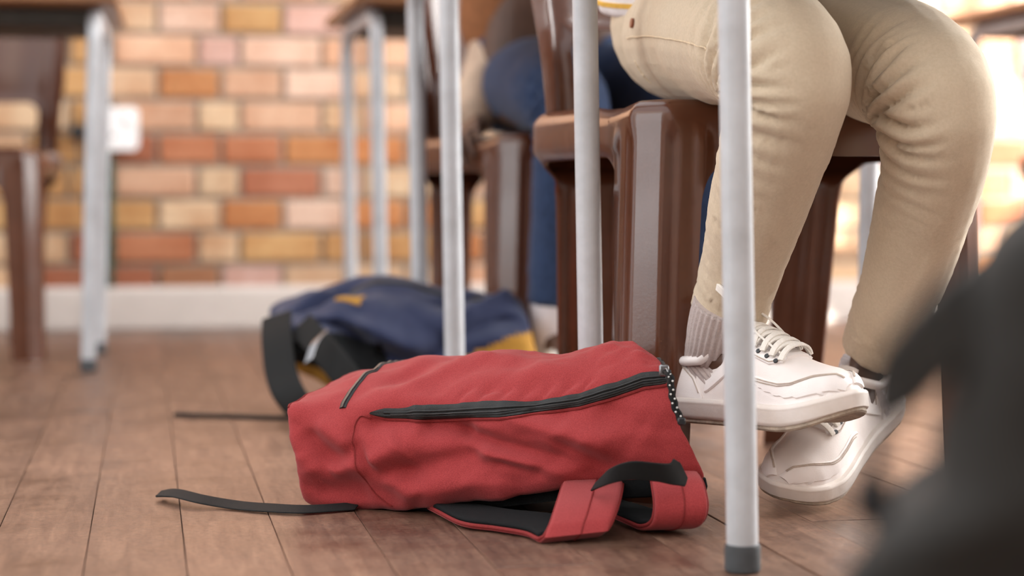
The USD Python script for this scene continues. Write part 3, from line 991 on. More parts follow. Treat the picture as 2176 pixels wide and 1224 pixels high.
def make_shoe(parent, place, label, outer, bow=True):
    """place: function from shoe coordinates to camera-ground; outer: +1/-1 side of the y axis that is the outer side."""
    fl = lambda m: (m.vertices.__setitem__((slice(None), 1), m.vertices[:, 1] * outer), m.invert() if outer < 0 else None)

    def put(name, m, mat, par, smooth=45, kind=None):
        m = m.copy()
        v = np.array(m.vertices)
        v[:, 1] *= outer
        m = trimesh.Trimesh(place(v), m.faces, process=False)
        if outer < 0:
            m.invert()
        return obj(name, m, mat, par, frame='cam', smooth=smooth, kind=kind)

    xs = np.r_[np.linspace(0, .12, 9), np.linspace(.15, .85, 26), np.linspace(.87, 1.0, 12)]
    ph = np.linspace(0, math.pi, 41)
    rings = [shoe_pt(np.full_like(ph, x), ph) for x in xs]
    up = loft([np.vstack([r, r[::-1][1:-1] * [1, .9, 0] + [0, 0, SZ0 - .03 + shoe_profile(x)[2]]]) for r, x in zip(rings, xs)])
    shoe = put('sneaker', up, M['leather'], parent, 50)
    say(stage.GetPrimAtPath(shoe), label)
    # cupsole: outline swept up with a slightly raised wall
    t = np.linspace(0, 1, 40)
    wd, cy, lift, _ = shoe_profile(t)
    k = 1.04
    ol = np.vstack([np.c_[t, cy + wd * k, lift], np.c_[t[::-1], cy[::-1] - wd[::-1] * k, lift[::-1]]])
    ctr = np.array([.5, 0])
    def ring(grow, z):
        o = ol.copy()
        d = unit(np.c_[np.gradient(np.r_[o[-1:, 1], o[:, 1], o[:1, 1]])[1:-1], -np.gradient(np.r_[o[-1:, 0], o[:, 0], o[:1, 0]])[1:-1]])
        o[:, :2] += d * grow * (1 if np.sum(d * (o[:, :2] - ctr)) > 0 else -1)
        o[:, 2] = o[:, 2] * (1.25 if z < .03 else 1) + z
        return o
    sole = loft([ring(-.004, .020), ring(.006, .024), ring(.012, .040), ring(.011, .082), ring(.013, .088), ring(.012, .096), ring(.004, .104), ring(-.012, .106)])
    put('sole', sole, M['sole'], shoe, 35)
    put('outsole', loft([ring(-.02, 0), ring(-.004, .002), ring(.002, .010), ring(.001, .022)]), M['outsole'], shoe, 35)
    R = math.radians
    L = np.linspace
    pan = []
    for lo, hi, s in ((0, 1, 0), (0, 1, 1)):
        mir = (lambda a: math.pi - np.asarray(a)) if s else (lambda a: np.asarray(a))
        def side(x, a, b, off=.008):
            a, b = mir(a), mir(b)
            return shoe_patch(x, np.minimum(a, b), np.maximum(a, b), off)
        x = L(.48, .985, 28)
        top = R(1) * np.interp(x, MGX, MGP)
        pan.append(side(x, np.full_like(x, R(3)), top))
        x = L(.40, .715, 18)
        pan.append(side(x, np.interp(x, [.40, .46, .66, .715], [R(42), R(47), R(50), R(62)]), np.interp(x, [.40, .66, .70, .715], [R(71), R(69), R(70), R(66)]), .010))
        x = L(.015, .27, 16)
        pan.append(side(x, np.full_like(x, R(4)), np.interp(x, [.0, .1, .2, .27], [R(50), R(44), R(30), R(8)])))
        x = L(.28, .46, 12)
        pan.append(side(x, np.interp(x, [.28, .46], [R(12), R(30)]), np.interp(x, [.28, .34, .46], [R(26), R(36), R(44)]), .009))
    put('overlay', cat(pan), M['leather_panel'], shoe, 45)
    # stitching: fine raised lines beside the panel edges
    st = []
    for s in (0, 1):
        mir = (lambda a: math.pi - np.asarray(a)) if s else (lambda a: np.asarray(a))
        for off in (-R(2.6), -R(5.2)):
            x = L(.50, .965, 50)
            a = R(1) * np.interp(x, MGX, MGP) + off
            st.append(tube(on_shoe(x, mir(a), .0095), .0027, 5))
        x = L(.42, .705, 30)
        st.append(tube(on_shoe(x, mir(np.interp(x, [.40, .46, .66, .715], [R(42), R(47), R(50), R(62)]) + R(3)), .0115), .0027, 5))
        x = L(.05, .25, 20)
        st.append(tube(on_shoe(x, mir(np.interp(x, [.0, .1, .2, .27], [R(50), R(44), R(30), R(8)]) - R(3)), .0095), .0027, 5))
        x = L(.20, .30, 12)
        st.append(tube(on_shoe(x, mir(np.interp(x, [.2, .3], [R(66), R(14)])), .002), .0027, 5))
    put('stitching', cat(st), M['stitch'], shoe, kind='stuff')
    x = L(.36, .72, 18)
    tg = shoe_patch(x, np.full_like(x, R(71)), np.full_like(x, R(109)), .012, .022)
    # the tongue stands up in front of the ankle
    v = np.array(tg.vertices)
    k = smoothstep(.44, .36, v[:, 0])
    v[:, 2] += k * .055
    v[:, 0] -= k * .012
    tg.vertices = v
    put('tongue', tg, M['leather'], shoe)
    col = []
    a = L(0, 2 * math.pi, 40)
    cx = .218 - .146 * np.cos(a)
    wd_, cy_, _, _ = shoe_profile(cx)
    cyv = np.interp(cx, [.04, .37], [0, 0]) + .100 * np.sin(a)
    cz = np.interp(cx, [.04, .12, .25, .37], [.262, .252, .262, .335])
    put('collar', tube(np.c_[cx, cyv, cz], .021, 12, cap=False), M['leather_panel'], shoe, True)
    # laces: flat cords across the tongue, eyelets, and a bow
    lc = []
    rows = L(.430, .690, 6)
    for i, x in enumerate(rows):
        for s in (1, -1):
            p = L(R(61), R(119), 13)
            xx = x + (p - R(61)) / (R(58)) * .028 * s + (0 if s > 0 else .0)
            of = .018 + .024 * np.sin((p - R(61)) / R(58) * math.pi) + (.006 if s > 0 else 0)
            pts = on_shoe(xx, p, of)
            nn = shoe_n(xx, p)
            tt = unit(np.gradient(pts, axis=0))
            lc.append(ribbon(pts, np.cross(nn, tt), .026, .009))
    put('lace', cat(lc), M['lace'], shoe)
    ey = []
    for x in rows:
        for p in (R(59), R(121)):
            c = on_shoe(np.array([x]), np.array([p]), .012)[0]
            n = shoe_n(np.array([x]), np.array([p]))[0]
            ey.append(tube([c - n * .004, c + n * .003], .010, 10))
    put('eyelet', cat(ey), M['rubber'], shoe, kind='stuff')
    if bow:
        b = []
        k0 = on_shoe(np.array([.425]), np.array([R(90)]), .075)[0]
        for s, q in ((1, 1.25), (-1, .45)):
            lp = [k0, k0 + np.array([.0, .05 * s, .07]) * q, k0 + np.array([.03, .12 * s, .115]) * q, k0 + np.array([.09, .135 * s, .085]) * q, k0 + np.array([.09, .085 * s, .04]) * q, k0 + np.array([.02, .02 * s, .006])]
            pth = spline(lp, 26)
            b.append(ribbon(pth, [.55, .25 * s, .8], .036, .014))
        for s, e in ((1, [.30, .075, -.13]), (-1, [.20, -.13, -.16])):
            lp = [k0, k0 + np.array([.07, .045 * s, .022]), k0 + np.array([.16, .07 * s, -.045]), k0 + np.array(e)]
            b.append(ribbon(spline(lp, 22), [0, .8, .6], .024, .009))
        b.append(tube([k0 + [-.012, -.012, 0], k0 + [.012, .012, .004]], .018, 10))
        put('lace_bow', cat(b), M['lace'], shoe)
    return shoe


def shoe_place(heel, toe, up, size=None):
    heel, toe = np.asarray(heel, float), np.asarray(toe, float)
    L = size or np.linalg.norm(toe - heel)
    x = unit(toe - heel)
    z = unit(np.asarray(up, float) - x * (x @ np.asarray(up, float)))
    y = np.cross(z, x)
    return lambda v: heel + L * (v[:, :1] * x + v[:, 1:2] * y + v[:, 2:3] * z)


def sock(parent, pts, mat, name='sock', ribs=True):
    p = spline(pts, 26)
    t = unit(np.gradient(p[:, :3], axis=0))
    n = unit(np.cross(t[0], [.3, .9, .1]))
    a = np.linspace(0, 2 * math.pi, 120, endpoint=False)
    rings = []
    for i in range(len(p)):
        n = unit(n - t[i] * (n @ t[i]))
        b = np.cross(t[i], n)
        r = p[i, 3] + (.0009 * np.cos(a * 30) if ribs else 0)
        rings.append(p[i, :3] + (r * np.ones_like(a))[:, None] * (np.cos(a)[:, None] * n + np.sin(a)[:, None] * b))
    return obj(name, loft(rings), mat, parent, frame='cam', smooth=True)


# ---- the person in khaki trousers
J = dict(pelvis=(.297, 2.28, .555), chest=(.305, 2.25, .86), neck=(.31, 2.23, .985), head=(.31, 2.20, 1.10), face=(.10, -.99, -.1),
         hipr=(.21, 2.25, .535), hipl=(.385, 2.29, .535), kneer=(.278, 1.90, .463), kneel=(.432, 1.945, .440), ankler=(.223, 2.062, .165), anklel=(.408, 2.150, .138),
         toer=(.295, 1.975, .135), toel=(.35, 2.06, .055), shoulderr=(.15, 2.24, .94), shoulderl=(.46, 2.29, .94), elbowr=(.13, 2.08, .76), elbowl=(.56, 2.12, .76), wristr=(.27, 1.90, .765), wristl=(.46, 1.93, .765),
         handr=((.5, -.85, .02), (0, .1, 1), -1, .35), handl=((-.45, -.9, .02), (0, .1, 1), 1, .35))
pk = thing('person', 'seated person in khaki chino trousers and white sneakers, feet crossed', 'person', W((.297, 2.1, 0)))
bm, finfo = body(J)
obj('body', bm, M['skin'], pk, frame='cam')
face_parts(pk, finfo)
legR = [(.212, 2.25, .532, .082), (.232, 2.12, .522, .080), (.262, 1.96, .495, .071), (.280, 1.905, .458, .064), (.274, 1.925, .405, .058), (.262, 1.97, .340, .054), (.248, 2.02, .268, .045), (.236, 2.052, .212, .0415)]
legL = [(.385, 2.29, .532, .082), (.405, 2.17, .505, .078), (.428, 2.01, .470, .069), (.437, 1.950, .436, .063), (.443, 1.965, .385, .056), (.440, 2.02, .315, .0515), (.430, 2.072, .245, .046), (.4145, 2.136, .165, .0415)]
waist = [(.213, 2.29, .545, .094), (.37, 2.32, .545, .092), (.235, 2.28, .60, .085), (.365, 2.31, .60, .085), (.3, 2.24, .55, .08)]
tr, paths = trousers([legR, legL], waist, seed=4)
obj('trousers', tr, M['khaki'], pk, frame='cam', smooth=True)
kt = [p for p in stage.Traverse() if p.GetName() == 'trousers'][0].GetPath().pathString
# outer side seam, pocket and button of the near leg, hem stitching
pr = paths[0]
tg = unit(np.gradient(pr[:, :3], axis=0))
outv = unit(np.array([-1.0, -.45, -.10]))
sm_ = []
for i in range(1, 17):
    o = unit(outv - tg[i] * (outv @ tg[i]))
    sm_.append(pr[i, :3] + o * pr[i, 3])
q, _ = stick(spline(sm_, 70), tr, .0006)
seams = [tube(q, .0010, 6)]
for poly in ([(1292, 150), (1318, 158), (1340, 172)], [(1340, 172), (1346, 190), (1352, 210)]):
    q, _ = stick(spline([PX(x, y, 2.20) for x, y in poly], 20), tr, .0006)
    seams.append(tube(q, .0010, 6))
obj('seam', cat(seams), M['khaki_seam'], kt, frame='cam')
bpos, bn = stick(np.array([PX(1322, 45, 2.18)] * 3), tr, .001)
bt = trimesh.creation.cylinder(.0058, .004, sections=20)
al = trimesh.geometry.align_vectors([0, 0, 1], bn[1])
bt.apply_transform(al)
bt.apply_translation(bpos[1])
obj('button', bt, M['button'], kt, frame='cam')
kR, aR = np.array(J['kneer']), np.array(J['ankler'])
sock(pk, [(*(aR + (kR - aR) * t + [-.002, .004, 0]), r) for t, r in ((.19, .0345), (.13, .0350), (.05, .0330), (-.04, .0275))] + [(.232, 2.048, .130, .024)], M['sock'])
kL, aL = np.array(J['kneel']), np.array(J['anklel'])
sock(pk, [(*(aL + (kL - aL) * t + [0, .003, 0]), r) for t, r in ((.02, .0330), (-.02, .0335), (-.08, .030))] + [(.398, 2.118, .100, .026)], M['sock_white'])
make_shoe(pk, shoe_place((.188, 2.11, .090), (.350, 1.905, .100), (-.06, .0, 1), .262), 'white leather sneaker resting on top, laces tied in a bow', -1)
make_shoe(pk, shoe_place((.434, 2.19, .096), (.286, 2.015, .000), (-.30, -.65, .60), .252), 'white leather sneaker underneath, tipped onto its toe', 1, bow=False)
# shirt with a yellow stripe above its hem
g = lambda k: np.array(J[k])
w_ = unit(g('hipl') - g('hipr'))
sh_ = union(hull([(.205, 2.30, .60, .104), (.37, 2.33, .615, .106), (.228, 2.24, .60, .088), (.36, 2.27, .625, .09), (*(g('chest') + w_ * .07), .105), (*(g('chest') - w_ * .07), .105)], 24),
            hull([(*(g('chest') + w_ * .05), .10), (*g('shoulderl'), .056)], 18), hull([(*(g('chest') - w_ * .05), .10), (*g('shoulderr'), .056)], 18),
            chain([(*g('shoulderl'), .056), (*g('elbowl'), .045)], 18), chain([(*g('shoulderr'), .056), (*g('elbowr'), .045)], 18))
sh_ = sh_.trim_by_plane((-.12, -.25, 1.0), .549 - .12 * .215 - .25 * 2.2)
st = soften(sh_, .012, 8)
obj('shirt', st, M['shirt'], pk, frame='cam')
ssh = [p for p in stage.Traverse() if p.GetName() == 'shirt'][0].GetPath().pathString
pl_n = unit(np.array([-.12, -.25, 1.0]))
band_ = sh_.trim_by_plane(tuple(pl_n), float(pl_n @ np.array([.215, 2.2, .549]) + .012)).trim_by_plane(tuple(-pl_n), -float(pl_n @ np.array([.215, 2.2, .549]) + .018))
bb_ = soften(band_, .010, 0)
c0 = bb_.vertices.mean(0)
bb_.vertices = c0 + (bb_.vertices - c0) * [1.012, 1.012, 1.0]
obj('hem_stripe', bb_, M['yellow'], ssh, frame='cam')

# ---- the person in jeans behind
J2 = dict(pelvis=(.075, 3.38, .555), chest=(.085, 3.36, .86), neck=(.09, 3.34, .985), head=(.09, 3.31, 1.10), face=(.2, -.97, -.12),
          hipr=(-.005, 3.34, .53), hipl=(.165, 3.40, .53), kneer=(.092, 2.98, .475), kneel=(.315, 3.03, .475), ankler=(.069, 3.02, .115), anklel=(.285, 3.08, .115),
          toer=(.085, 2.90, .06), toel=(.30, 2.95, .06), shoulderr=(-.06, 3.42, .93), shoulderl=(.25, 3.43, .93), elbowr=(-.015, 3.44, .685), elbowl=(.34, 3.27, .755), wristr=(-.068, 3.27, .468), wristl=(.22, 3.10, .775),
          handr=((-.15, -.9, -.35), (-.6, .1, .8), 1, .6), handl=((-.5, -.85, 0), (0, .1, 1), 1, .35))
pj = thing('person', 'seated person in blue jeans with a cream sleeved arm hanging down, blurred behind', 'person', W((.08, 3.2, 0)))
bm, finfo = body(J2)
obj('body', bm, M['skin'], pj, frame='cam')
face_parts(pj, finfo)
lr = [(.02, 3.34, .532, .084), (.048, 3.2, .53, .082), (.080, 3.04, .505, .070), (.094, 2.985, .472, .062), (.088, 2.99, .41, .055), (.080, 3.0, .32, .050), (.070, 3.02, .17, .044)]
ll = [(.168, 3.40, .532, .084), (.22, 3.27, .53, .082), (.295, 3.08, .505, .070), (.318, 3.035, .472, .062), (.312, 3.04, .41, .055), (.303, 3.05, .32, .050), (.288, 3.08, .17, .044)]
tj, _ = trousers([lr, ll], [(.0, 3.40, .545, .092), (.15, 3.42, .545, .092), (.01, 3.38, .60, .085), (.14, 3.40, .60, .085)], edge=.012, hollow=False, seed=9)
obj('jeans', tj, M['denim'], pj, frame='cam', smooth=True)
g = lambda k: np.array(J2[k])
w_ = unit(g('hipl') - g('hipr'))
s2 = union(hull([(.0, 3.40, .66, .098), (.15, 3.42, .66, .098), (*(g('chest') + w_ * .07), .105), (*(g('chest') - w_ * .07), .105)], 20),
           hull([(*(g('chest') + w_ * .05), .10), (*g('shoulderl'), .058)], 16), hull([(*(g('chest') - w_ * .05), .10), (*g('shoulderr'), .058)], 16))
obj('jumper', soften(s2, .016, 8), M['brown_cotton'], pj, frame='cam')
for s in 'rl':
    a, b, c = g('shoulder' + s), g('elbow' + s), g('wrist' + s)
    sl = chain(spline([(*a, .060), (*(a * .5 + b * .5), .052), (*b, .048), (*(b * .5 + c * .5), .043), (*(b * .06 + c * .94), .036)], 16), 18)
    ts = soften(sl, .010, 6)
    ts.vertices += ts.vertex_normals * (meshkit.noise(ts.vertices * 34, 5)[:, None] - .5) * .010
    obj('sleeve', ts, M['cream_knit'], pj, frame='cam', smooth=True)
for s, tx in (('r', (.012, -.19)), ('l', (.012, -.19))):
    a = g('ankle' + s)
    sock(pj, [(*(a + [0, 0, .06]), .042), (*a, .036), (*(a - [0, 0, .03]), .038)], M['sock_white'], ribs=False)
    make_shoe(pj, shoe_place(a + [-.006, .055, -.115], a + [tx[0], tx[1], -.115], (0, 0, 1)), None, -1 if s == 'r' else 1, bow=False)

# ------------------------------------------------------------------ bags
class Bag:
    """A soft box whose surface points can be asked for: box coordinates (a along, b across, c up) to camera-ground."""

    def __init__(s, dims, r, O, ea, eb, fmap, creases=(), noise=(), up=None):
        s.dims, s.r, s.O, s.ea, s.eb, s.fmap, s.creases, s.noise = dims, r, np.array(O, float), np.array(ea, float), np.array(eb, float), fmap, creases, noise
        s.up = np.array([0, 0, 1.0])

    def at(s, B, off=0.0):
        P, N = roundbox(np.asarray(B, float), s.dims, s.r)
        L, Wd, H = s.dims
        d = np.zeros(len(P)) + off
        for face, a1, c1, a2, c2, amp, wid in s.creases:
            if face == 'near':
                w = smoothstep(.2, .7, -N[:, 1]); uv = P[:, [0, 2]]
            elif face == 'top':
                w = smoothstep(.2, .7, N[:, 2]); uv = P[:, [0, 1]]
            elif face == 'end':
                w = smoothstep(.2, .7, N[:, 0]); uv = P[:, [1, 2]]
            else:
                w = smoothstep(.2, .7, -N[:, 0]); uv = P[:, [1, 2]]
            ds, t = seg_dist(uv, (a1, c1), (a2, c2))
            wd = wid * (.65 + .7 * t)
            d = d + w * amp * np.exp(-(ds / wd) ** 2) * np.clip(np.minimum((t + .02) * 5, (1.02 - t) * 5), .25, 1)
        for k, (sc, am) in enumerate(s.noise):
            d = d + am * (meshkit.noise(P * sc, 20 + k) - .5)
        a, b, c = s.fmap(P[:, 0], P[:, 1], P[:, 2])
        Q = s.O + a[:, None] * s.ea + b[:, None] * s.eb + c[:, None] * s.up
        nn = unit(N[:, :1] * s.ea + N[:, 1:2] * s.eb + N[:, 2:] * s.up)
        return Q + nn * d[:, None]

    def mesh(s, step, keep=None):
        P, N, F, B = gridsoftbox(*s.dims, s.r, step)
        if keep is not None:
            cen = B[F].mean(1)
            F = F[keep(cen)]
        t = trimesh.Trimesh(s.at(B), F, process=False)
        t.remove_unreferenced_vertices()
        return t

    def strip(s, path, wdir, half, prof, back=-.003):
        """A band on the surface: path in box coordinates, width direction, half width, prof = [(t, offset)] across."""
        path, wdir = np.asarray(path, float), np.broadcast_to(np.asarray(wdir, float), np.shape(path))
        half = np.broadcast_to(np.asarray(half, float), len(path))[:, None]
        rows = [s.at(path + wdir * half * t, o) for t, o in prof]
        rows += [s.at(path + wdir * half * t, back) for t in (prof[-1][0], prof[0][0])]
        return loft(np.stack(rows, 1))


# ---- red backpack, lying on its straps
RL, RW, RH = .442, .27, .13
cph, sph_ = math.cos(R0(18.7)), math.sin(R0(18.7))
A_ = [0, .05, .1, .2, .3, .36, .40, .445]


def red_map(a, b, c):
    g = c / RH
    t = np.clip(b / RW, 0, 1)
    zb = np.interp(a, [0, .10, .16, .2, .3, .42, .445], [0.003, 0.001, .008, .022, .038, .046, .047])
    ze = np.interp(a, [0, .09, .235, .32, .37, .41, .445], [.106, .110, .118, .131, .143, .154, .157])
    hd = np.interp(a, [0, .05, .1, .2, .3, .36, .40, .445], [.022, .036, .046, .050, .043, .040, .031, .008])
    dome = hd * np.sin(np.pi * np.clip(t, 0, 1)) ** .72 * smoothstep(.55, 1.0, g)
    z = zb + (ze - zb) * g + dome
    bulge = .016 * np.sin(np.pi * np.clip(g, 0, 1)) * np.where(t < .5, -1, 1)
    lean = np.interp(a, [0, RL], [-.022, -.046]) * g + np.where(a < .1, .004 * np.sin(np.pi * g) * (1 - a / .1), 0)
    taper = np.interp(a, [0, .3, RL], [0, 0, .02]) * (t - .5) * -2
    b = b * np.interp(a, [0, .10, .20, .28, .36, .445], [1, .92, .76, .60, .48, .42])   # the far side narrows towards the top
    a = a - .13 * np.clip((a - .20) / (RL - .20), 0, 1) ** 2 * t ** 2.1        # the top end is rounded in plan
    return a + lean * np.interp(a, [0, .12, .32, RL], [1, .25, .25, 1]), b + bulge + taper, z


def ng(px, py):
    """Box coordinates (a, c) on the near face of the red bag behind a pixel (roughly)."""
    a = np.interp(px, [622, 827, 1015, 1207, 1360, 1480], [0, .1, .2, .3, .38, .445])
    lo = np.interp(px, [622, 830, 1000, 1200, 1480], [1085, 1088, 1060, 1030, 1020])
    hi = np.interp(px, [615, 810, 1080, 1250, 1350, 1410, 1460], [866, 868, 872, 848, 828, 805, 900])
    return float(a), float(np.clip((lo - py) / (lo - hi), 0, 1) * RH)


def cr(x1, y1, x2, y2, amp, wid):
    return ('near', *ng(x1, y1), *ng(x2, y2), amp, wid)


creases = [cr(655, 910, 745, 1005, -.0065, .013), cr(690, 890, 775, 950, .005, .012), cr(700, 1000, 800, 985, .007, .012), cr(660, 1040, 800, 1050, -.004, .018),
           cr(640, 960, 680, 1010, .004, .014),
           cr(770, 900, 800, 1000, -.0032, .006), cr(790, 905, 900, 890, -.005, .012), cr(900, 905, 1030, 925, -.0075, .016), cr(800, 985, 880, 935, .008, .016),
           cr(960, 905, 1250, 992, -.0075, .012), cr(850, 1000, 1060, 960, -.006, .016), cr(1010, 950, 1240, 1010, .0065, .015), cr(1090, 890, 1350, 960, .0065, .018),
           cr(880, 1040, 1120, 1030, .007, .020), cr(830, 1010, 900, 1060, .005, .014), cr(1290, 870, 1400, 930, -.004, .018), cr(1130, 880, 1230, 900, -.004, .012), cr(1180, 930, 1330, 1000, -.0035, .010), cr(1060, 980, 1180, 1005, -.004, .008),
           ('top', .11, .02, .20, .11, .005, .016), ('top', .08, .03, .17, .14, -.004, .014), ('top', .24, .03, .36, .13, .003, .025), ('top', .20, .02, .30, .02, -.002, .010), ('top', .02, .05, .05, .2, -.004, .016)]
for k in range(7):
    x = .185 + k * .023
    creases.append(('top', x, .004, x + .010, .026, -.0022, .0042))
creases = [(*c[:5], c[5] * (1.7 if c[0] == 'near' else 1.3), c[6]) for c in creases]
red = Bag((RL, RW, RH), .0095, (-.226, 2.045, 0), (cph, -sph_, 0), (sph_, cph, 0), red_map, creases, [(18, .010), (45, .0045), (110, .0013)])
rb = thing('backpack', 'red canvas backpack lying flat on its straps in the middle of the floor', 'backpack', W(red.O))
obj('body', red.mesh(.0042), M['red'], rb, frame='cam', smooth=True)
# main zip: tape, two ridges and the coil between
tt = np.linspace(0, 1, 150)
zpts = []
for t in tt:
    s_ = t * (RL - .090 + .16)
    if s_ < RL - .090:
        zpts.append((.090 + s_, 0.0, RH * .945))
    else:
        zpts.append((RL, s_ - (RL - .090), RH * .965))
zpts = np.array(zpts)
wz = np.interp(zpts[:, 0] + zpts[:, 1], [.09, .105, .15, .3, .40, RL, RL + .16], [.0006, .0058, .0090, .0092, .0078, .0070, .0055])
wd_ = np.array([0, 0, 1.0])
obj('zip_tape', red.strip(zpts, wd_, wz, [(-1, .0012), (-.8, .0026), (-.3, .0024), (.3, .0024), (.75, .0034), (1, .0012)]), M['zip'], rb, frame='cam', label='black tape of the main zip', smooth=50)
zt_ = [p for p in stage.Traverse() if p.GetName() == 'zip_tape'][0].GetPath().pathString
coil = []
for off in (-.42, .12):
    base = red.at(zpts + wd_ * wz[:, None] * off, .0030)
    coil.append(tube(base[4:], .0013, 6))
obj('zip_coil', coil[0], M['zip'], zt_, frame='cam')
obj('zip_coil', coil[1], M['zip'], zt_, frame='cam')
fine = spline(red.at(zpts[6:] + wd_ * wz[6:, None] * -.15, .0034), 330)
tee = [bbox(-.0007, .0007, -.0011, .0011, -.0007, .0007, .0002).apply_transform(trimesh.geometry.align_vectors([1, 0, 0], fine[min(i + 1, 329)] - fine[max(i - 1, 0)])).apply_translation(fine[i]) for i in range(330)]
obj('zip_teeth', cat(tee), M['zip_teeth'], zt_, frame='cam', kind='stuff', smooth=False)
# front pocket zip, running across the top
pz = spline([(.060, .000, RH * 1.0), (.060, .05, RH), (.063, .13, RH), (.069, .20, RH), (.082, RW - .01, RH)], 70)
obj('pocket_zip', red.strip(pz, (1.0, 0, 0), .0036, [(-1, .0006), (-.6, .0018), (0, .0022), (.6, .0018), (1, .0006)]), M['zip'], rb, frame='cam', label='thin black zip of the front pocket', smooth=50)
fz = spline(red.at(pz, .0026), 190)
obj('zip_teeth', cat([bbox(-.0006, .0006, -.0017, .0017, -.0005, .0005, .0002).apply_transform(trimesh.geometry.align_vectors([1, 0, 0], fz[min(i + 1, 189)] - fz[max(i - 1, 0)])).apply_translation(fz[i]) for i in range(190)]),
    M['zip_teeth'], [p for p in stage.Traverse() if p.GetName() == 'pocket_zip'][0].GetPath().pathString, frame='cam', kind='stuff', smooth=False)
# seams: the sewn joint of the side panel and the welt under the main zip
sp = spline([(*ng(806, 872)[:1], 0, RH * .90), (ng(785, 880)[0], 0, ng(785, 885)[1]), (ng(772, 920)[0], 0, ng(772, 920)[1]), (ng(780, 990)[0], 0, ng(780, 990)[1]), (ng(800, 1045)[0], 0, ng(800, 1045)[1]), (ng(835, 1088)[0], 0, .006)], 60)
seam = tube(red.at(sp, .0003), .0009, 6)
obj('side_seam', seam, M['red_edge'], rb, frame='cam')
wl = zpts.copy()[:118]
wl[:, 2] -= wz[:118] * 1.25
obj('zip_welt', tube(red.at(wl, .0006), .0017, 6), M['red_edge'], rb, frame='cam')
ed = spline([(.0, .0, RH), (.0, .08, RH), (.0, .16, RH), (0, RW, RH)], 40)
obj('bottom_seam', tube(red.at(ed, .0006), .0012, 6), M['red_edge'], rb, frame='cam')
# black padded back panel under the body
def pad_map(a, b, c):
    aa, bb, zz = red_map(a, b, np.zeros_like(a))
    return aa, np.clip(bb, .012, RW - .012), np.maximum(zz - .016 + c, .0015 + c * .12)
pad = Bag((RL, RW, .019), .006, red.O, red.ea, red.eb, pad_map)
obj('back_panel', pad.mesh(.009), M['black_mesh'], rb, frame='cam', label='black padded back panel', smooth=True)
# shoulder straps: red outside, black padding inside
def strap(poly, side, width, bow=.002):
    p = spline(poly, 60)
    sd_ = np.array(side, float)
    if sd_.ndim == 2:
        sd_ = spline(sd_, 60)
    wv = np.asarray(width, float)
    if wv.ndim:
        wv = np.interp(np.linspace(0, 1, 60), np.linspace(0, 1, len(wv)), wv)
    sd_ = unit(np.broadcast_to(sd_, p.shape))
    n = unit(np.cross(unit(np.gradient(p, axis=0)), sd_))
    return p, sd_, wv, n
sideA = (cph, -sph_, -.04)
P1 = [PX(1262, 1022, 1.955), PX(1256, 1045, 1.915), PX(1246, 1080, 1.868), PX(1232, 1118, 1.838), PX(1215, 1148, 1.832), PX(1180, 1150, 1.87), PX(1110, 1130, 1.905), PX(1010, 1108, 1.945), FL(860, 1062)]
P1 = [p if i < 4 else np.array([p[0], p[1], max(p[2], .007)]) for i, p in enumerate(P1)]
def strap_parts(P, S, width, parent, edge=True):
    p, sd_, wv, n = strap(P, S, width)
    flip = -1 if n[5] @ np.array([0, -1.0, 0.0]) < 0 else 1
    n = n * flip
    s = obj('shoulder_strap', ribbon(p + n * .0022, sd_, wv, .0050), M['red'], parent, frame='cam', smooth=50)
    obj('strap_padding', ribbon(p - n * .0032, sd_, np.asarray(wv) * .97, .0056), M['black_mesh'], s, frame='cam', label='black inside of the shoulder strap', smooth=50)
    for e in (-1, 1):
        w_ = (np.asarray(wv) * np.ones(60) / 2 * e)[:, None]
        obj('strap_piping', tube(p + sd_ * w_, .0019, 8), M['red_edge'], s, frame='cam')
    w_ = (np.asarray(wv) * np.ones(60) * .06)[:, None]
    obj('strap_stitching', tube((p + sd_ * w_ + n * .0047)[:34], .0010, 6), M['red_edge'], s, frame='cam')
    return s
S1 = [sideA, sideA, (.97, -.15, .03), (.97, -.05, .05), (.96, .10, .06), (.75, .65, .03), (.15, .98, 0), (-.22, .97, 0), (-.25, .97, 0)]
strap_parts(P1, S1, [.062, .062, .063, .068, .074, .070, .060, .055, .050], rb)
P2 = [PX(1432, 1004, 1.93), PX(1440, 1030, 1.892), PX(1447, 1075, 1.868), PX(1438, 1108, 1.872), PX(1412, 1126, 1.89), PX(1385, 1124, 1.915), PX(1350, 1104, 1.95), PX(1310, 1085, 1.99), PX(1250, 1065, 2.03)]
P2 = [p if i < 3 else np.array([p[0], p[1], max(p[2], .007)]) for i, p in enumerate(P2)]
S2 = [sideA, sideA, (.97, -.20, .0), (.99, -.05, .0), (.95, .25, .0), (.80, .60, 0), (.6, .8, 0), (.5, .86, 0), (.5, .86, 0)]
strap_parts(P2, S2, [.050, .051, .052, .052, .050, .046, .044, .044, .044], rb)
# haul loop
HP = [PX(1262, 1034, 1.885), PX(1295, 1012, 1.850), PX(1340, 1000, 1.836), PX(1390, 1003, 1.835), PX(1430, 1008, 1.845), PX(1452, 1000, 1.862)]
hs = unit(np.array([.10, -.35, .93]))
hp = spline(HP, 40)
obj('haul_loop', ribbon(hp, np.linspace([.45, -.35, .80], [-.42, -.30, .85], 40), np.interp(np.linspace(0, 1, 40), [0, .25, .7, .86, .93, 1], [.012, .020, .0215, .026, .034, .020]), .0022), M['black_web'], rb, frame='cam', smooth=50)
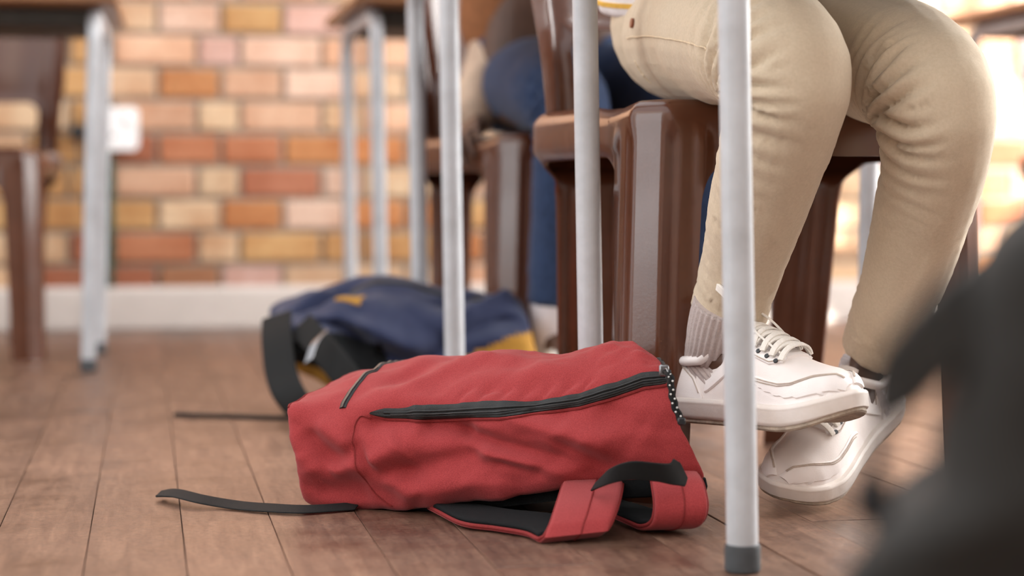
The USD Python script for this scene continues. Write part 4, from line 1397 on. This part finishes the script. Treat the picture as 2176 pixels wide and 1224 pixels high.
# cord of the zip pull, hanging over the end
cp = [PX(1414, 790, 1.905), PX(1424, 800, 1.893), PX(1427, 830, 1.886), PX(1433, 860, 1.882), PX(1441, 880, 1.880), PX(1447, 893, 1.879)]
zp = obj('zip_slider', cat(bbox(-.005, .005, -.003, .003, -.006, .006, .0015).apply_translation(PX(1411, 787, 1.912)), tube(spline([PX(1411, 787, 1.909), PX(1416, 784, 1.902), PX(1419, 793, 1.899), PX(1413, 797, 1.902)], 16), .0010, 6)), M['zip_metal'], rb, frame='cam')
for dx in (-.0016, .0016):
    cpp = spline([np.array(p) + [dx, dx * .4, 0] for p in cp], 40)
    obj('pull_cord', tube(cpp + np.array([.0006, 0, 0]) * np.sin(np.linspace(0, 30, 40))[:, None], .0021, 8), M['black_web'], zp, frame='cam')
obj('cord_end', cat(bbox(-.004, .004, -.003, .003, -.004, .004, .0015).apply_translation(PX(1448, 895, 1.878))), M['dark_plastic'], zp, frame='cam')
cpp = spline(cp, 40)
obj('cord_fleck', cat([trimesh.creation.icosphere(1, .0011).apply_translation(cpp[i] + [(-1) ** i * .0016, -.0022, 0]) for i in range(3, 38, 3)]), M['cord_fleck'], zp, frame='cam', kind='stuff')
# the loose webbing tail of a strap adjuster
tl = [FL(338, 1054, .004), FL(370, 1056, .007), FL(420, 1066, .006), FL(480, 1074, .003), FL(560, 1082, .003), FL(650, 1088, .002), FL(760, 1080, .002)]
tp = spline(tl, 60)
tp[:, 2] += .0026 + .0022 * np.sin(np.linspace(0, 9, 60)) * np.linspace(1, 0, 60)
wt = obj('webbing_tail', ribbon(tp, (.20, .95, .20), np.interp(np.linspace(0, 1, 60), [0, .06, 1], [.018, .024, .024]), .0018), M['black_web'], rb, frame='cam', smooth=50)
obj('folded_hem', ribbon(spline([tl[0] + [.001, 0, .002], tl[0] * .55 + tl[1] * .45 + [0, 0, .0026], tl[1] + [.004, 0, .0028]], 14), (.22, .97, .06), .0245, .0026), M['black_web'], wt, frame='cam')

# ---- navy backpack behind it
NL, NW, NH = .405, .235, .165
def navy_map(a, b, c):
    g = c / NH
    t = np.clip(b / NW, 0, 1)
    zt = np.interp(a, [0, .04, .10, .16, .22, .27, .33, .37, .405], [.158, .168, .190, .200, .190, .172, .176, .176, .160]) - .020 * np.clip(.35 - t, 0, 1) / .35 * np.interp(a, [0, .15, .25, .4], [.3, 1.6, 1.2, .2])
    zb = np.interp(a, [0, .05, .10, .14, .20, .4], [.108, .098, .074, .036, .006, .010]) * (1 - .55 * smoothstep(.4, .9, t))
    z = zb + (zt - zb) * g + .012 * np.sin(np.pi * t) * g
    return a + .02 * (g - .5) * np.interp(a, [0, .2, .4], [-1.2, 0, -.8]), b - .022 * np.sin(np.pi * g) * (t < .5) + .05 * (1 - t) * g - .0, z
ncre = [('top', .03, .02, .13, .10, -.016, .013), ('near', .05, .14, .15, .09, -.020, .016), ('near', .15, .09, .22, .075, -.018, .018), ('near', .21, .075, .28, .125, -.016, .015), ('near', .12, .135, .20, .115, .012, .02),
        ('top', .25, .04, .36, .10, -.012, .012), ('top', .29, .00, .39, .06, .008, .012), ('near', .02, .13, .10, .12, .008, .015), ('near', .30, .11, .40, .13, .006, .012), ('near', .27, .13, .39, .15, -.010, .010)]
ncre = [(*c[:5], c[5] * 1.5, c[6]) for c in ncre]
nb = Bag((NL, NW, NH), .020, PX(583, 800, 2.86) * [1, 1, 0], (.996, .09, 0), (-.09, .996, 0), navy_map, ncre, [(14, .022), (38, .010)])
nv = thing('backpack', 'slumped navy backpack with mustard trim, behind the red one', 'backpack', W(nb.O))
dark_ = lambda c: (c[:, 0] < .20 - .06 * (c[:, 2] / NH)) & (c[:, 2] < NH * .62) & (c[:, 1] < NW * .7)
gold_ = lambda c: ~dark_(c) & (c[:, 2] < NH * np.interp(c[:, 0], [.14, .27, NL], [.38, .54, .80]))
obj('body', nb.mesh(.0075, lambda c: ~dark_(c) & ~gold_(c)), M['navy'], nv, frame='cam', smooth=True)
obj('back_panel', nb.mesh(.0075, dark_), M['black_mesh'], nv, frame='cam', label='black padded back panel', smooth=True)
obj('base_panel', nb.mesh(.0075, gold_), M['mustard'], nv, frame='cam', label='mustard suede base panel', smooth=True)
tri = []
for u in np.linspace(0, 1, 12):
    h_ = .017 * (1 - abs(u) * .82)
    tri.append((.098 + .040 * (1 - u), u, h_))
pa = np.array([(x, .028, NH) for x, u, h_ in tri])
obj('patch', nb.strip(pa, (0.25, 1, 0), np.array([h_ for _, _, h_ in tri]), [(-1, .0012), (-.9, .0024), (.9, .0024), (1, .0012)]), M['mustard'], nv, frame='cam', label='mustard triangular patch')
def nstrap(name, pts, side, w, mat='black_web', th=.007):
    obj(name, ribbon(spline(pts, 40), side, w, th), M[mat], nv, frame='cam', smooth=50)
nstrap('shoulder_strap', [PX(588, 672, 2.87), PX(588, 720, 2.82), PX(597, 790, 2.77), PX(620, 845, 2.74), PX(665, 885, 2.76), PX(740, 890, 2.82)], (.85, .45, .25), .050)
nstrap('shoulder_strap', [PX(640, 690, 2.86), PX(690, 745, 2.80), PX(735, 800, 2.77), PX(780, 850, 2.78), PX(850, 880, 2.82)], (.62, .35, .62), .044)
nstrap('adjuster_strap', [PX(655, 768, 2.75), PX(668, 730, 2.77), PX(690, 705, 2.80)], (.75, .2, .5), .014, 'zip_metal', .002)
tn = [FL(372, 879, .004), FL(430, 882, .005), FL(500, 884, .003), FL(612, 887, .003), FL(700, 880, .003), FL(760, 868, .004)]
obj('webbing_tail', ribbon(spline(tn, 40), (.1, .99, .03), .022, .0035), M['black_web'], nv, frame='cam', smooth=50)
obj('top_zip', nb.strip(spline([(.12, .09, NH), (.20, .085, NH), (.27, .075, NH), (.33, .04, NH)], 30), (.1, 1, 0), .006, [(-1, .001), (-.5, .003), (.5, .003), (1, .001)]), M['zip'], nv, frame='cam')

# ---- dark backpack standing close to the camera at the right
DL, DW, DH = .34, .22, .35
def dark_map(a, b, c):
    zz = c * 1.0
    # how far the left side stands out at each height (metres from the bag's origin)
    x0 = np.interp(zz, [0, .10, .185, .20, .214, .26, .30, .33, .36], [-.046, -.050, -.046, -.030, -.006, .001, .006, .018, .034])
    top = 1 - .05 * smoothstep(.22, .36, zz) * (1 - np.clip(a / .13, 0, 1)) ** 1.3
    return a + x0 * np.clip(1 - a / .2, 0, 1), b + .012 * np.sin(zz * 18) * (b < .1), zz * top
db = Bag((DL, DW, DH), .035, (.172, .74, 0), (.98, -.20, 0), (.262, .965, 0), dark_map, [('near', .02, .18, .3, .2, -.016, .012), ('left', .02, .19, .2, .20, -.014, .012), ('near', .05, .28, .3, .33, -.008, .02)], [(12, .020), (34, .008)])
dk = thing('backpack', 'dark charcoal backpack close to the camera, blurred at the right edge', 'backpack', W(db.O))
obj('body', db.mesh(.009), M['char'], dk, frame='cam', smooth=True)
ds_ = [PX(2230, 540, .80), PX(2140, 600, .77), PX(2050, 665, .75), PX(1975, 735, .745), PX(1915, 805, .75), PX(1885, 860, .765)]
obj('shoulder_strap', ribbon(spline(ds_, 40), (-.60, .05, .80), np.interp(np.linspace(0, 1, 40), [0, .6, .85, 1], [.034, .031, .027, .012]), .012), M['char'], dk, frame='cam', smooth=50)
dw = [PX(1876, 845, .785), PX(1868, 920, .78), PX(1862, 990, .778), PX(1858, 1040, .778)]
obj('adjuster_webbing', ribbon(spline(dw, 24), (.8, .3, .1), .0075, .002), M['char_web'], dk, frame='cam')
bk = PX(1853, 1062, .778)
obj('ladder_buckle', cat(bbox(-.008, .008, -.003, .003, -.009, .009, .002).apply_translation(bk), bbox(-.0095, .0095, -.004, .004, -.0015, .0015, .001).apply_translation(bk)), M['dark_plastic'], dk, frame='cam')
obj('lower_webbing', ribbon(spline([PX(1855, 1075, .778), PX(1866, 1120, .77), PX(1890, 1170, .76), PX(1930, 1200, .75)], 20), (.8, .3, .1), .008, .002), M['char_web'], dk, frame='cam')
